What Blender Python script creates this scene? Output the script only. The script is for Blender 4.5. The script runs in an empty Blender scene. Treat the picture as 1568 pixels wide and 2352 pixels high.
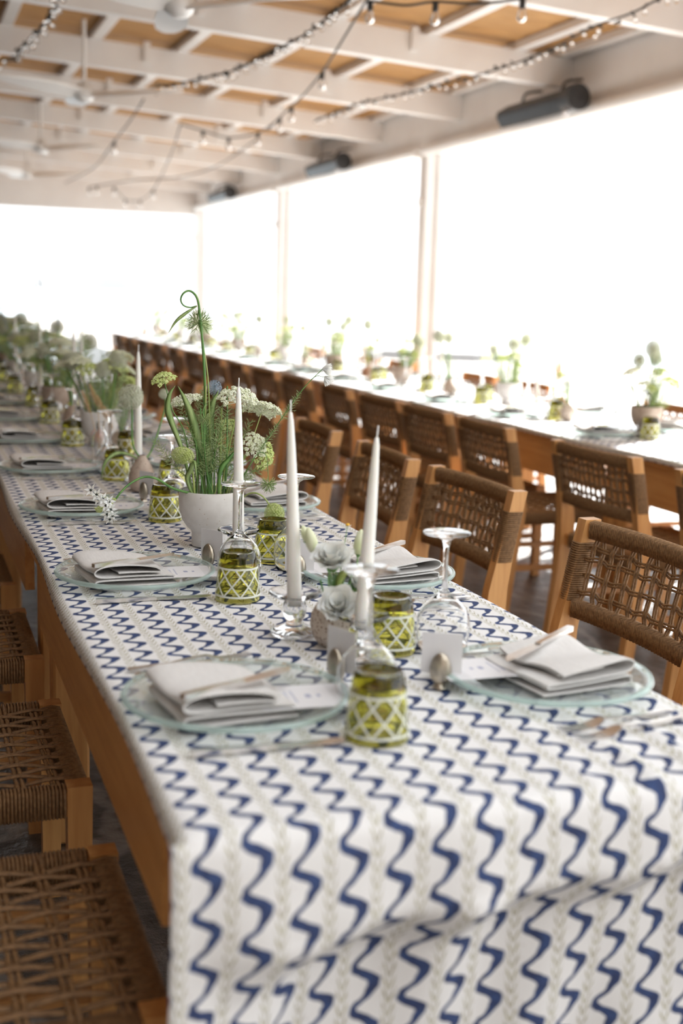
import bpy, math, random
from mathutils import Vector, Matrix

random.seed(7)
PI = math.pi
sc = bpy.context.scene
COL = sc.collection

# ------------------------------------------------------------------ camera
IMG_W, IMG_H = 1568, 2352
FPX = 2856.8
YAW, PITCH, ROLL = math.radians(19.52), math.radians(9.85), math.radians(1.75)
CAM = Vector((-0.271, -1.251, 1.341))
_f = Vector((math.sin(YAW) * math.cos(PITCH), math.cos(YAW) * math.cos(PITCH), -math.sin(PITCH)))
_r0 = Vector((math.cos(YAW), -math.sin(YAW), 0))
_u0 = _r0.cross(_f)
_r = _r0 * math.cos(ROLL) + _u0 * math.sin(ROLL)
_u = -_r0 * math.sin(ROLL) + _u0 * math.cos(ROLL)
cam_d = bpy.data.cameras.new('camera')
cam = bpy.data.objects.new('camera', cam_d)
COL.objects.link(cam)
M = Matrix((_r, _u, -_f)).transposed().to_4x4()
M.translation = CAM
cam.matrix_world = M
cam_d.sensor_width = 36.0
cam_d.sensor_fit = 'AUTO'
cam_d.lens = FPX / IMG_H * 36.0
cam_d.clip_start = 0.05
cam_d.clip_end = 9000
cam_d.dof.use_dof = True
cam_d.dof.focus_distance = 2.70
cam_d.dof.aperture_fstop = 2.4
sc.camera = cam


def at(px, py, axis, val):
    """world point seen at a pixel of the photograph on the plane axis=val"""
    d = _f + _r * ((px - IMG_W / 2) / FPX) - _u * ((py - IMG_H / 2) / FPX)
    t = (val - CAM[axis]) / d[axis]
    return CAM + d * t


def yy(px, py, Y):
    return at(px, py, 1, Y)


# ------------------------------------------------------------------ light
world = bpy.data.worlds.new('world')
sc.world = world
world.use_nodes = True
bg = world.node_tree.nodes['Background']
bg.inputs['Color'].default_value = (0.93, 0.97, 1.0, 1)
bg.inputs['Strength'].default_value = 0.84
sun_d = bpy.data.lights.new('sun', 'SUN')
sun_d.energy = 10.5
sun_d.angle = math.radians(1.5)
sun_d.color = (1.0, 0.975, 0.94)
sun = bpy.data.objects.new('sun', sun_d)
COL.objects.link(sun)
sun.rotation_euler = Vector((-1.05, -0.85, -1.0)).to_track_quat('-Z', 'Y').to_euler()
sun.location = (8, 8, 8)
vs = sc.view_settings
vs.view_transform = 'Standard'
vs.look = 'None'
vs.gamma = 1.0
vs.use_curve_mapping = False
vs.exposure = 1.42
try:
    sc.cycles.use_denoising = True
    sc.cycles.max_bounces = 12
    sc.cycles.transparent_max_bounces = 16
    sc.cycles.transmission_bounces = 12
    sc.cycles.diffuse_bounces = 4
    sc.cycles.sample_clamp_indirect = 8.0
except Exception:
    pass


# ------------------------------------------------------------------ node helpers
class X:
    """arithmetic on shader sockets"""
    nt = None

    def __init__(s, v):
        s.v = v

    @staticmethod
    def op(kind, *a):
        n = X.nt.nodes.new('ShaderNodeMath')
        n.operation = kind
        for i, q in enumerate(a):
            q = q.v if isinstance(q, X) else q
            if isinstance(q, (int, float)):
                n.inputs[i].default_value = q
            else:
                X.nt.links.new(q, n.inputs[i])
        return X(n.outputs[0])

    def __add__(s, o): return X.op('ADD', s, o)
    __radd__ = __add__
    def __sub__(s, o): return X.op('SUBTRACT', s, o)
    def __rsub__(s, o): return X.op('SUBTRACT', o, s)
    def __mul__(s, o): return X.op('MULTIPLY', s, o)
    __rmul__ = __mul__
    def __truediv__(s, o): return X.op('DIVIDE', s, o)
    def sin(s): return X.op('SINE', s)
    def cos(s): return X.op('COSINE', s)
    def abs(s): return X.op('ABSOLUTE', s)
    def frac(s): return X.op('FRACT', s)
    def floor(s): return X.op('FLOOR', s)
    def sqrt(s): return X.op('SQRT', s)
    def lt(s, o): return X.op('LESS_THAN', s, o)
    def gt(s, o): return X.op('GREATER_THAN', s, o)

    def step(s, a, b, lo=1.0, hi=0.0):
        n = X.nt.nodes.new('ShaderNodeMapRange')
        n.interpolation_type = 'SMOOTHSTEP'
        X.nt.links.new(s.v, n.inputs['Value'])
        for k, q in (('From Min', a), ('From Max', b), ('To Min', lo), ('To Max', hi)):
            if isinstance(q, X):
                X.nt.links.new(q.v, n.inputs[k])
            else:
                n.inputs[k].default_value = q
        return X(n.outputs['Result'])


def noise(nt, vec, scale, detail=3, rough=0.55):
    n = nt.nodes.new('ShaderNodeTexNoise')
    n.inputs['Scale'].default_value = scale
    n.inputs['Detail'].default_value = detail
    n.inputs['Roughness'].default_value = rough
    if vec is not None:
        nt.links.new(vec, n.inputs['Vector'])
    return n.outputs['Fac']


def mixc(nt, fac, a, b):
    n = nt.nodes.new('ShaderNodeMix')
    n.data_type = 'RGBA'
    if isinstance(fac, X):
        fac = fac.v
    if isinstance(fac, (int, float)):
        n.inputs['Factor'].default_value = fac
    else:
        nt.links.new(fac, n.inputs['Factor'])
    for k, q in (('A', a), ('B', b)):
        s = [i for i in n.inputs if i.name == k and i.type == 'RGBA'][0]
        if isinstance(q, (tuple, list)):
            s.default_value = (*q[:3], 1)
        else:
            nt.links.new(q, s)
    return [o for o in n.outputs if o.type == 'RGBA'][0]


def new_mat(name):
    m = bpy.data.materials.new(name)
    m.use_nodes = True
    nt = m.node_tree
    p = nt.nodes['Principled BSDF']
    X.nt = nt
    return m, nt, p


def coords(nt, kind='Object', scale=(1, 1, 1)):
    tc = nt.nodes.new('ShaderNodeTexCoord')
    mp = nt.nodes.new('ShaderNodeMapping')
    mp.inputs['Scale'].default_value = scale
    nt.links.new(tc.outputs[kind], mp.inputs['Vector'])
    return mp.outputs['Vector']


def bump(nt, p, h, strength=0.3, dist=0.01):
    b = nt.nodes.new('ShaderNodeBump')
    b.inputs['Strength'].default_value = strength
    b.inputs['Distance'].default_value = dist
    nt.links.new(h.v if isinstance(h, X) else h, b.inputs['Height'])
    nt.links.new(b.outputs[0], p.inputs['Normal'])


def noisy(name, a, b, scale=(8, 8, 8), rough=0.6, detail=4, bmp=0.0, spec=0.5, nscale=1.0, bdist=0.004, metal=0.0, trans=0.0, sss=0.0):
    """material of two tones blended by stretched noise"""
    m, nt, p = new_mat(name)
    v = coords(nt, 'Object', scale)
    n = noise(nt, v, nscale, detail)
    c = mixc(nt, X(n).step(0.3, 0.7, 0.0, 1.0), a, b)
    nt.links.new(c, p.inputs['Base Color'])
    p.inputs['Roughness'].default_value = rough
    p.inputs['Specular IOR Level'].default_value = spec
    p.inputs['Metallic'].default_value = metal
    p.inputs['Transmission Weight'].default_value = trans
    if sss:
        p.inputs['Subsurface Weight'].default_value = sss
        p.inputs['Subsurface Radius'].default_value = (0.02, 0.015, 0.01)
        p.inputs['Subsurface Scale'].default_value = 0.5
    if bmp:
        bump(nt, p, n, bmp, bdist)
    return m


MAT = {}
MAT['paint'] = noisy('white_paint', (0.82, 0.79, 0.77), (0.86, 0.84, 0.82), (3, 3, 3), 0.38, bmp=0.04)
MAT['reed'] = None
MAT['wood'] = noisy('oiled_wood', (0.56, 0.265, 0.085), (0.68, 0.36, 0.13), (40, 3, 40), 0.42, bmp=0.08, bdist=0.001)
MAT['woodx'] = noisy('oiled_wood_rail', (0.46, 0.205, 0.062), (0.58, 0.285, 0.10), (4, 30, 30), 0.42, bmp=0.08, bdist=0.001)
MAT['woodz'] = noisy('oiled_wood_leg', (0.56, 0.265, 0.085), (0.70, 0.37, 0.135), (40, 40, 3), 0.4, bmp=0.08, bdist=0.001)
MAT['cord'] = noisy('paper_cord', (0.175, 0.092, 0.037), (0.315, 0.175, 0.076), (120, 120, 120), 0.62, bmp=0.5, bdist=0.001)
MAT['linen'] = noisy('linen', (0.68, 0.66, 0.645), (0.74, 0.72, 0.705), (300, 40, 300), 0.9, bmp=0.12, bdist=0.0006, spec=0.1)
MAT['wax'] = noisy('ivory_wax', (0.90, 0.88, 0.82), (0.92, 0.90, 0.86), (20, 20, 5), 0.45, sss=0.3)
MAT['steel'] = noisy('polished_steel', (0.72, 0.70, 0.68), (0.82, 0.80, 0.78), (30, 30, 30), 0.24, metal=1.0)
MAT['pewter'] = noisy('pewter', (0.42, 0.37, 0.29), (0.56, 0.50, 0.42), (60, 60, 60), 0.3, metal=1.0)
MAT['card'] = noisy('card_paper', (0.80, 0.79, 0.81), (0.82, 0.81, 0.82), (50, 50, 50), 0.8, spec=0.2)
MAT['black'] = noisy('black_metal', (0.018, 0.018, 0.020), (0.035, 0.034, 0.034), (30, 30, 30), 0.42)
MAT['grille'] = noisy('heater_grille', (0.10, 0.085, 0.075), (0.17, 0.15, 0.135), (4, 200, 200), 0.35, metal=0.5)
MAT['cable'] = noisy('dark_cable', (0.025, 0.024, 0.022), (0.06, 0.055, 0.05), (60, 60, 60), 0.6)
MAT['stone'] = noisy('speckled_stoneware', (0.66, 0.61, 0.56), (0.72, 0.68, 0.63), (30, 30, 90), 0.75, bmp=0.15, bdist=0.001)
MAT['stem'] = noisy('green_stem', (0.075, 0.20, 0.045), (0.16, 0.32, 0.075), (60, 60, 20), 0.5)
MAT['stempale'] = noisy('pale_stem', (0.30, 0.40, 0.10), (0.44, 0.50, 0.16), (60, 60, 20), 0.5)
MAT['leaf'] = noisy('strap_leaf', (0.17, 0.27, 0.07), (0.32, 0.42, 0.16), (90, 90, 8), 0.5)
MAT['fern'] = noisy('feathery_green', (0.22, 0.32, 0.11), (0.40, 0.48, 0.22), (60, 60, 60), 0.6)
MAT['umbel'] = noisy('cream_umbel', (0.72, 0.76, 0.50), (0.90, 0.91, 0.80), (150, 150, 150), 0.7, spec=0.2)
MAT['umbelg'] = noisy('green_umbel', (0.48, 0.58, 0.16), (0.74, 0.79, 0.40), (150, 150, 150), 0.7, spec=0.2)
MAT['allium'] = noisy('allium_floret', (0.50, 0.53, 0.36), (0.74, 0.75, 0.62), (120, 120, 120), 0.7, spec=0.2)
MAT['petal'] = noisy('white_petal', (0.90, 0.90, 0.84), (0.93, 0.93, 0.89), (50, 50, 50), 0.6, spec=0.2, sss=0.35)
MAT['bud'] = noisy('green_white_bud', (0.66, 0.72, 0.42), (0.82, 0.83, 0.64), (60, 60, 30), 0.6, spec=0.2)
MAT['dark'] = noisy('dark_seed', (0.015, 0.02, 0.015), (0.03, 0.04, 0.03), (60, 60, 60), 0.4)
MAT['dry'] = noisy('dried_grass', (0.50, 0.34, 0.16), (0.68, 0.52, 0.32), (80, 80, 80), 0.8, spec=0.1)
MAT['pink'] = noisy('faded_pink', (0.60, 0.26, 0.20), (0.74, 0.46, 0.38), (80, 80, 80), 0.8, spec=0.1)
MAT['bluef'] = noisy('grey_blue_flower', (0.30, 0.38, 0.46), (0.50, 0.56, 0.62), (80, 80, 80), 0.8, spec=0.1)
MAT['wall'] = noisy('plaster', (0.11, 0.10, 0.09), (0.15, 0.14, 0.125), (2, 2, 2), 0.85)
MAT['darkwall'] = noisy('dark_timber_wall', (0.13, 0.115, 0.10), (0.18, 0.16, 0.14), (2, 2, 8), 0.8)
MAT['fanpaint'] = noisy('fan_white', (0.90, 0.89, 0.87), (0.92, 0.91, 0.90), (5, 5, 5), 0.35)
MAT['terrace'] = noisy('pale_terrace', (0.30, 0.285, 0.27), (0.36, 0.34, 0.32), (1.5, 1.5, 1.5), 0.8)
MAT['sea'] = noisy('pale_sea', (0.34, 0.40, 0.44), (0.42, 0.47, 0.50), (0.02, 0.02, 0.02), 0.25)
MAT['hill'] = noisy('far_hill', (0.25, 0.255, 0.265), (0.28, 0.285, 0.29), (0.004, 0.004, 0.004), 1.0, spec=0.0)
MAT['canvas'] = noisy('pale_canvas', (0.50, 0.50, 0.505), (0.56, 0.56, 0.565), (3, 3, 3), 0.9, spec=0.1)


def reed_mat():
    m, nt, p = new_mat('reed_matting')
    v = coords(nt, 'Object', (1, 1, 1))
    sp = nt.nodes.new('ShaderNodeSeparateXYZ')
    nt.links.new(v, sp.inputs[0])
    v2 = coords(nt, 'Object', (3, 90, 3))
    n = X(noise(nt, v2, 1.0, 4))
    n2 = X(noise(nt, v, 2.2, 3))
    c = mixc(nt, n.step(0.3, 0.72, 0, 1), (0.36, 0.185, 0.062), (0.62, 0.36, 0.14))
    c = mixc(nt, n2.step(0.35, 0.7, 0, 0.55), c, (0.50, 0.25, 0.08))
    nt.links.new(c, p.inputs['Base Color'])
    p.inputs['Roughness'].default_value = 0.75
    bump(nt, p, n, 0.6, 0.004)
    return m


def floor_mat():
    m, nt, p = new_mat('dark_stone_floor')
    v = coords(nt, 'Object', (1, 1, 1))
    n = X(noise(nt, v, 2.6, 5, 0.6))
    n2 = X(noise(nt, v, 14, 6, 0.65))
    c = mixc(nt, n.step(0.35, 0.68, 0, 1), (0.06, 0.055, 0.052), (0.22, 0.20, 0.185))
    w = nt.nodes.new('ShaderNodeTexWave')
    w.inputs['Scale'].default_value = 1.2
    w.inputs['Distortion'].default_value = 14
    w.inputs['Detail'].default_value = 4
    nt.links.new(v, w.inputs['Vector'])
    c = mixc(nt, X(w.outputs['Fac']).step(0.86, 1.0, 0, 0.5), c, (0.40, 0.38, 0.36))
    nt.links.new(c, p.inputs['Base Color'])
    p.inputs['Roughness'].default_value = 0.38
    bump(nt, p, n2 + n * 2.0, 0.7, 0.02)
    return m


def glass_mat(name, col, rough=0.0, absorb=None, dens=0.0, ior=1.48):
    m, nt, p = new_mat(name)
    v = coords(nt, 'Object', (1, 1, 1))
    n = noise(nt, v, 30, 2)
    c = mixc(nt, X(n).step(0.2, 0.8, 0, 1), col, tuple(min(1, q * 1.02) for q in col))
    nt.links.new(c, p.inputs['Base Color'])
    p.inputs['Roughness'].default_value = rough
    p.inputs['Transmission Weight'].default_value = 1.0
    p.inputs['IOR'].default_value = ior
    if absorb:
        a = nt.nodes.new('ShaderNodeVolumeAbsorption')
        a.inputs['Color'].default_value = (*absorb, 1)
        a.inputs['Density'].default_value = dens
        nt.links.new(a.outputs[0], nt.nodes['Material Output'].inputs['Volume'])
    return m


def thin_glass_mat(name, tint, rough=0.02, milk=0.0):
    """thin sheet of glass: Fresnel reflection over tinted see-through"""
    m, nt, p = new_mat(name)
    nt.nodes.remove(p)
    v = coords(nt, 'Object', (1, 1, 1))
    n = noise(nt, v, 25, 2)
    c = mixc(nt, X(n).step(0.2, 0.8, 0, 1), tint, tuple(min(1, q * 1.02) for q in tint))
    tr = nt.nodes.new('ShaderNodeBsdfTransparent')
    nt.links.new(c, tr.inputs['Color'])
    gl = nt.nodes.new('ShaderNodeBsdfGlossy')
    gl.inputs['Roughness'].default_value = rough
    lw = nt.nodes.new('ShaderNodeLayerWeight')
    lw.inputs['Blend'].default_value = 0.5
    fr = X.op('POWER', X(lw.outputs['Facing']), 5.0) * 0.90 + 0.09      # Schlick reflectance of glass
    mx = nt.nodes.new('ShaderNodeMixShader')
    nt.links.new(fr.v, mx.inputs[0])
    nt.links.new(tr.outputs[0], mx.inputs[1])
    nt.links.new(gl.outputs[0], mx.inputs[2])
    df = nt.nodes.new('ShaderNodeBsdfTranslucent')
    df.inputs['Color'].default_value = (*tint, 1)
    dd = nt.nodes.new('ShaderNodeBsdfDiffuse')
    dd.inputs['Color'].default_value = (*tint, 1)
    m2 = nt.nodes.new('ShaderNodeMixShader')
    m2.inputs[0].default_value = 0.5
    nt.links.new(df.outputs[0], m2.inputs[1])
    nt.links.new(dd.outputs[0], m2.inputs[2])
    m3 = nt.nodes.new('ShaderNodeMixShader')
    m3.inputs[0].default_value = milk
    nt.links.new(mx.outputs[0], m3.inputs[1])
    nt.links.new(m2.outputs[0], m3.inputs[2])
    nt.links.new(m3.outputs[0], nt.nodes['Material Output'].inputs['Surface'])
    return m


def speckle_mat(name, a, b, spot, scale, amount):
    m, nt, p = new_mat(name)
    v = coords(nt, 'Object', (1, 1, 1))
    n = X(noise(nt, v, 40, 4))
    c = mixc(nt, n.step(0.3, 0.7, 0, 1), a, b)
    vo = nt.nodes.new('ShaderNodeTexVoronoi')
    vo.inputs['Scale'].default_value = scale
    nt.links.new(v, vo.inputs['Vector'])
    c = mixc(nt, X(vo.outputs['Distance']).step(amount * 0.6, amount, 1, 0), c, spot)
    nt.links.new(c, p.inputs['Base Color'])
    p.inputs['Roughness'].default_value = 0.6
    bump(nt, p, n, 0.15, 0.001)
    return m


def menu_mat():
    m, nt, p = new_mat('printed_menu')
    tc = nt.nodes.new('ShaderNodeTexCoord')
    sp = nt.nodes.new('ShaderNodeSeparateXYZ')
    nt.links.new(tc.outputs['UV'], sp.inputs[0])
    u, v = X(sp.outputs[0]), X(sp.outputs[1])      # u across the lines 0..1, v along the lines 0..1
    row = (u * 17.0)
    k = row.floor()
    w = ((k * 12.9898).sin() * 43758.5).frac() * 0.22 + 0.16          # half length of each line
    line = (row.frac() - 0.5).abs().lt(0.24) * (v - 0.5).abs().lt(w)
    body = u.gt(0.12) * u.lt(0.56)
    wn = X(noise(nt, tc.outputs['UV'], 170, 1)).gt(0.46)
    head = (u - 0.655).abs().lt(0.02) * (v - 0.5).abs().lt(0.07)
    head2 = (u - 0.73).abs().lt(0.012) * (v - 0.5).abs().lt(0.05)
    ink = line * body * wn + head + head2
    hatch = ((u * 60 + v * 40).frac().lt(0.45) + (u * 60 - v * 40).frac().lt(0.3)) * u.gt(0.82) * u.lt(0.99)
    c = mixc(nt, ink.step(0, 1, 0, 0.75), (0.80, 0.79, 0.81), (0.26, 0.29, 0.46))
    c = mixc(nt, hatch.step(0, 1, 0, 0.55), c, (0.58, 0.58, 0.60))
    nt.links.new(c, p.inputs['Base Color'])
    p.inputs['Roughness'].default_value = 0.8
    return m


def cloth_mat():
    m, nt, p = new_mat('block_printed_cotton')
    tc = nt.nodes.new('ShaderNodeTexCoord')
    uv = tc.outputs['UV']
    sp = nt.nodes.new('ShaderNodeSeparateXYZ')
    nt.links.new(uv, sp.inputs[0])
    wob = X(noise(nt, uv, 90, 2)) - 0.5
    wob2 = X(noise(nt, uv, 420, 2)) - 0.5
    u = X(sp.outputs[0]) + wob * 0.0035 + wob2 * 0.0016
    v = X(sp.outputs[1]) + (X(noise(nt, uv, 55, 2)) - 0.5) * 0.006
    P = 0.0565
    LAM = 0.056
    s = (u - 0.012) / P
    idx = s.floor()
    du = (s.frac() - 0.5) * P
    t = (v / LAM + idx * 0.37) * (2 * PI)
    A = 0.0115
    off = (t.sin() + (t * 2.0 + 0.7).sin() * 0.22) * A
    slope = (t.cos() + (t * 2.0 + 0.7).cos() * 0.44) * (A * 2 * PI / LAM)
    dist = (du - off).abs() / (slope * slope + 1.0).sqrt()
    w = (t + 0.9).sin() * 0.0022 + 0.0053 + wob * 0.002
    blue = (dist - w).step(-0.0011, 0.0011, 1.0, 0.0)
    tone = X(noise(nt, uv, 60, 3))
    bl = mixc(nt, tone.step(0.3, 0.7, 0, 1), (0.010, 0.024, 0.095), (0.024, 0.060, 0.19))
    do = (X.op('FRACT', s + 0.5) - 0.5) * P
    ad = do.abs()
    chev = (X.op('FRACT', (v + ad * 2.6) / 0.0175) - 0.35).abs().lt(0.19) * ad.step(0.0055, 0.0075, 1.0, 0.0) * ad.gt(0.0010)
    mid = ad.step(0.0003, 0.0010, 0.5, 0.0)
    stem_l = (ad - 0.0074).abs().step(0.0003, 0.0010, 0.25, 0.0)
    ol = (chev * 0.85 + mid + stem_l) * X(noise(nt, uv, 150, 3)).step(0.32, 0.55, 0.30, 1.0)
    olc = mixc(nt, tone.step(0.35, 0.65, 0, 1), (0.25, 0.215, 0.085), (0.36, 0.335, 0.15))
    vo = nt.nodes.new('ShaderNodeTexVoronoi')
    vo.inputs['Scale'].default_value = 85
    nt.links.new(uv, vo.inputs['Vector'])
    dots = X(vo.outputs['Distance']).step(0.10, 0.20, 0.28, 0.0) * du.abs().gt(0.014)
    weave = X(noise(nt, uv, 900, 2))
    base = mixc(nt, weave.step(0.3, 0.7, 0, 1), (0.81, 0.80, 0.80), (0.87, 0.865, 0.865))
    c = mixc(nt, dots, base, (0.45, 0.33, 0.30))
    c = mixc(nt, X.op('MINIMUM', ol, 0.9), c, olc)
    c = mixc(nt, blue * 0.96, c, bl)
    nt.links.new(c, p.inputs['Base Color'])
    p.inputs['Roughness'].default_value = 0.85
    p.inputs['Specular IOR Level'].default_value = 0.15
    bump(nt, p, weave, 0.08, 0.0006)
    return m


MAT['reed'] = reed_mat()
MAT['floor'] = floor_mat()
MAT['glass'] = glass_mat('clear_glass', (0.985, 0.99, 0.985), 0.03)
MAT['charger'] = thin_glass_mat('pressed_glass', (0.955, 0.98, 0.972), 0.03, 0.13)
MAT['rimglass'] = thin_glass_mat('green_edge_glass', (0.84, 0.945, 0.92), 0.10, 0.30)
MAT['green'] = glass_mat('olive_green_glass', (0.92, 0.90, 0.38), absorb=(0.53, 0.50, 0.03), dens=64.0)
MAT['etched'] = noisy('etched_white', (0.74, 0.77, 0.66), (0.80, 0.82, 0.74), (200, 200, 200), 0.7, spec=0.3)
MAT['speck'] = speckle_mat('speckled_brown_pottery', (0.56, 0.47, 0.38), (0.66, 0.58, 0.49), (0.26, 0.15, 0.09), 170, 0.42)
MAT['stone'] = speckle_mat('freckled_stoneware', (0.74, 0.705, 0.67), (0.81, 0.78, 0.75), (0.46, 0.33, 0.24), 95, 0.12)
MAT['brownpot'] = speckle_mat('mottled_brown_pottery', (0.40, 0.30, 0.235), (0.52, 0.42, 0.34), (0.30, 0.21, 0.16), 90, 0.25)
MAT['terracotta'] = speckle_mat('terracotta_pottery', (0.42, 0.19, 0.10), (0.52, 0.26, 0.15), (0.32, 0.14, 0.08), 90, 0.2)
MAT['menu'] = menu_mat()
MAT['cloth'] = cloth_mat()


# ------------------------------------------------------------------ mesh helpers
class MB:
    def __init__(s):
        s.v, s.f, s.uv = [], [], None

    def add(s, vs_, fs):
        b = len(s.v)
        s.v += [tuple(q) for q in vs_]
        s.f += [tuple(b + i for i in f) for f in fs]
        return s

    def box(s, c, size, rot=None, taper=1.0, bev=0.0):
        hx, hy, hz = size[0] / 2, size[1] / 2, size[2] / 2
        if bev > 0:
            # box with chamfered vertical and top edges: 3 rings
            b = min(bev, hx * 0.9, hy * 0.9, hz * 0.9)
            def ring(z, k):
                x, y = hx - k, hy - k
                return [(-x + b, -y, z), (x - b, -y, z), (x, -y + b, z), (x, y - b, z), (x - b, y, z), (-x + b, y, z), (-x, y - b, z), (-x, -y + b, z)]
            vs_ = ring(-hz, b) + ring(-hz + b, 0) + ring(hz - b, 0) + ring(hz, b)
            fs = [tuple(range(7, -1, -1)), tuple(range(24, 32))]
            for r in range(3):
                for i in range(8):
                    j = (i + 1) % 8
                    fs.append((r * 8 + i, r * 8 + j, r * 8 + 8 + j, r * 8 + 8 + i))
        else:
            vs_ = [(x * (taper if z < 0 else 1), y * (taper if z < 0 else 1), z) for z in (-hz, hz) for x, y in ((-hx, -hy), (hx, -hy), (hx, hy), (-hx, hy))]
            fs = [(3, 2, 1, 0), (4, 5, 6, 7), (0, 1, 5, 4), (1, 2, 6, 5), (2, 3, 7, 6), (3, 0, 4, 7)]
        R = rot if rot else Matrix.Identity(3)
        c = Vector(c)
        return s.add([tuple(c + R @ Vector(q)) for q in vs_], fs)

    def prism(s, pts, sec):
        """sweep a rectangle (w along first axis a, h along second axis b) : pts list of (pos, a, b)"""
        base = len(s.v)
        for p, a, b in pts:
            p, a, b = Vector(p), Vector(a), Vector(b)
            s.v += [tuple(p - a - b), tuple(p + a - b), tuple(p + a + b), tuple(p - a + b)]
        n = len(pts)
        for i in range(n - 1):
            o = base + i * 4
            for k in range(4):
                s.f.append((o + k, o + (k + 1) % 4, o + 4 + (k + 1) % 4, o + 4 + k))
        s.f.append((base + 3, base + 2, base + 1, base))
        e = base + (n - 1) * 4
        s.f.append((e, e + 1, e + 2, e + 3))
        return s

    def tube(s, pts, r, n=6, caps=True, closed=False, flat=1.0):
        pts = [Vector(p) for p in pts]
        m = len(pts)
        rs = r if isinstance(r, (list, tuple)) else [r] * m
        base = len(s.v)
        ref = None
        for i, p in enumerate(pts):
            if closed:
                t = pts[(i + 1) % m] - pts[i - 1]
            else:
                t = pts[min(i + 1, m - 1)] - pts[max(i - 1, 0)]
            if t.length < 1e-9:
                t = Vector((0, 0, 1))
            t.normalize()
            if ref is None:
                ref = Vector((0, 0, 1)) if abs(t.z) < 0.9 else Vector((1, 0, 0))
            a = (ref - t * ref.dot(t))
            if a.length < 1e-6:
                a = t.orthogonal()
            a.normalize()
            b = t.cross(a)
            ref = a
            for k in range(n):
                th = 2 * PI * k / n
                q = p + (a * math.cos(th) * flat + b * math.sin(th)) * rs[i]
                s.v.append(tuple(q))
        for i in range(m if closed else m - 1):
            o, o2 = base + i * n, base + ((i + 1) % m) * n
            for k in range(n):
                s.f.append((o + k, o + (k + 1) % n, o2 + (k + 1) % n, o2 + k))
        if caps and not closed:
            s.f.append(tuple(base + k for k in reversed(range(n))))
            s.f.append(tuple(base + (m - 1) * n + k for k in range(n)))
        return s

    def lathe(s, prof, seg=32, c=(0, 0, 0), closed=True):
        """profile of (r,z); r==0 collapses to a pole; closed profiles run outer then inner"""
        base = len(s.v)
        rings = []
        for r, z in prof:
            if r <= 1e-6:
                rings.append([len(s.v)])
                s.v.append((c[0], c[1], c[2] + z))
            else:
                rings.append(list(range(len(s.v), len(s.v) + seg)))
                for k in range(seg):
                    th = 2 * PI * k / seg
                    s.v.append((c[0] + r * math.cos(th), c[1] + r * math.sin(th), c[2] + z))
        for a, b in zip(rings[:-1], rings[1:]):
            for k in range(seg):
                k2 = (k + 1) % seg
                if len(a) == 1 and len(b) == 1:
                    continue
                if len(a) == 1:
                    s.f.append((a[0], b[k2], b[k]))
                elif len(b) == 1:
                    s.f.append((a[k], a[k2], b[0]))
                else:
                    s.f.append((a[k], a[k2], b[k2], b[k]))
        return s

    def sphere(s, c, r, seg=10, rings=7, sq=(1, 1, 1)):
        pr = [(math.sin(PI * i / rings), -math.cos(PI * i / rings)) for i in range(rings + 1)]
        o = MB().lathe([(max(0, a), b) for a, b in pr], seg)
        return s.add([(c[0] + q[0] * r * sq[0], c[1] + q[1] * r * sq[1], c[2] + q[2] * r * sq[2]) for q in o.v], o.f)

    def octa(s, c, r):
        x, y, z = c
        return s.add([(x + r, y, z), (x - r, y, z), (x, y + r, z), (x, y - r, z), (x, y, z + r), (x, y, z - r)],
                     [(0, 2, 4), (2, 1, 4), (1, 3, 4), (3, 0, 4), (2, 0, 5), (1, 2, 5), (3, 1, 5), (0, 3, 5)])

    def mesh(s, name, mat, smooth=False):
        me = bpy.data.meshes.new(name)
        me.from_pydata(s.v, [], s.f)
        if s.uv:
            l = me.uv_layers.new(name='UVMap')
            for lp in me.loops:
                l.data[lp.index].uv = s.uv[lp.vertex_index]
        me.materials.append(MAT[mat] if isinstance(mat, str) else mat)
        if smooth:
            me.polygons.foreach_set('use_smooth', [True] * len(me.polygons))
            if smooth != 'all':
                try:
                    me.set_sharp_from_angle(angle=math.radians(smooth if not isinstance(smooth, bool) else 40))
                except Exception:
                    pass
        me.update()
        return me

    def build(s, name, mat, parent=None, smooth=False, **kw):
        return link(name, s.mesh(name, mat, smooth), parent, **kw)


def link(name, data, parent=None, loc=None, rot=None, scale=None):
    o = bpy.data.objects.new(name, data)
    COL.objects.link(o)
    if parent:
        o.parent = parent
    if loc is not None:
        o.location = loc
    if rot is not None:
        o.rotation_euler = rot
    if scale is not None:
        o.scale = scale if isinstance(scale, (tuple, list, Vector)) else (scale,) * 3
    return o


def tag(o, label, cat, group=None, kind=None):
    o['label'] = label
    o['category'] = cat
    if group:
        o['group'] = group
    if kind:
        o['kind'] = kind
    return o


def thing(name, label, cat, loc=(0, 0, 0), rz=0.0, group=None):
    return tag(link(name, None, None, loc, (0, 0, rz)), label, cat, group)


def copy_tree(o, parent=None):
    c = o.copy()
    COL.objects.link(c)
    c.parent = parent
    for ch in list(KIDS.get(o.name, o.children)):
        copy_tree(ch, c)
    return c


KIDS = {}


def place(proto, used, label, loc, rz=0.0, group=None, scale=None, rot=None):
    """first use moves the prototype itself, later uses copy it with its parts"""
    if proto.name not in used:
        used.add(proto.name)
        KIDS[proto.name] = list(proto.children)
        o = proto
    else:
        o = copy_tree(proto)
    o.location = loc
    o.rotation_euler = rot if rot else (0, 0, rz)
    if scale is not None:
        o.scale = (scale,) * 3 if isinstance(scale, (int, float)) else scale
    o['label'] = label
    if group:
        o['group'] = group
    return o


USED = set()
ORD = ['first', 'second', 'third', 'fourth', 'fifth', 'sixth', 'seventh', 'eighth', 'ninth', 'tenth', 'eleventh', 'twelfth',
       'thirteenth', 'fourteenth', 'fifteenth', 'sixteenth', 'seventeenth', 'eighteenth', 'nineteenth', 'twentieth']


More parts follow.
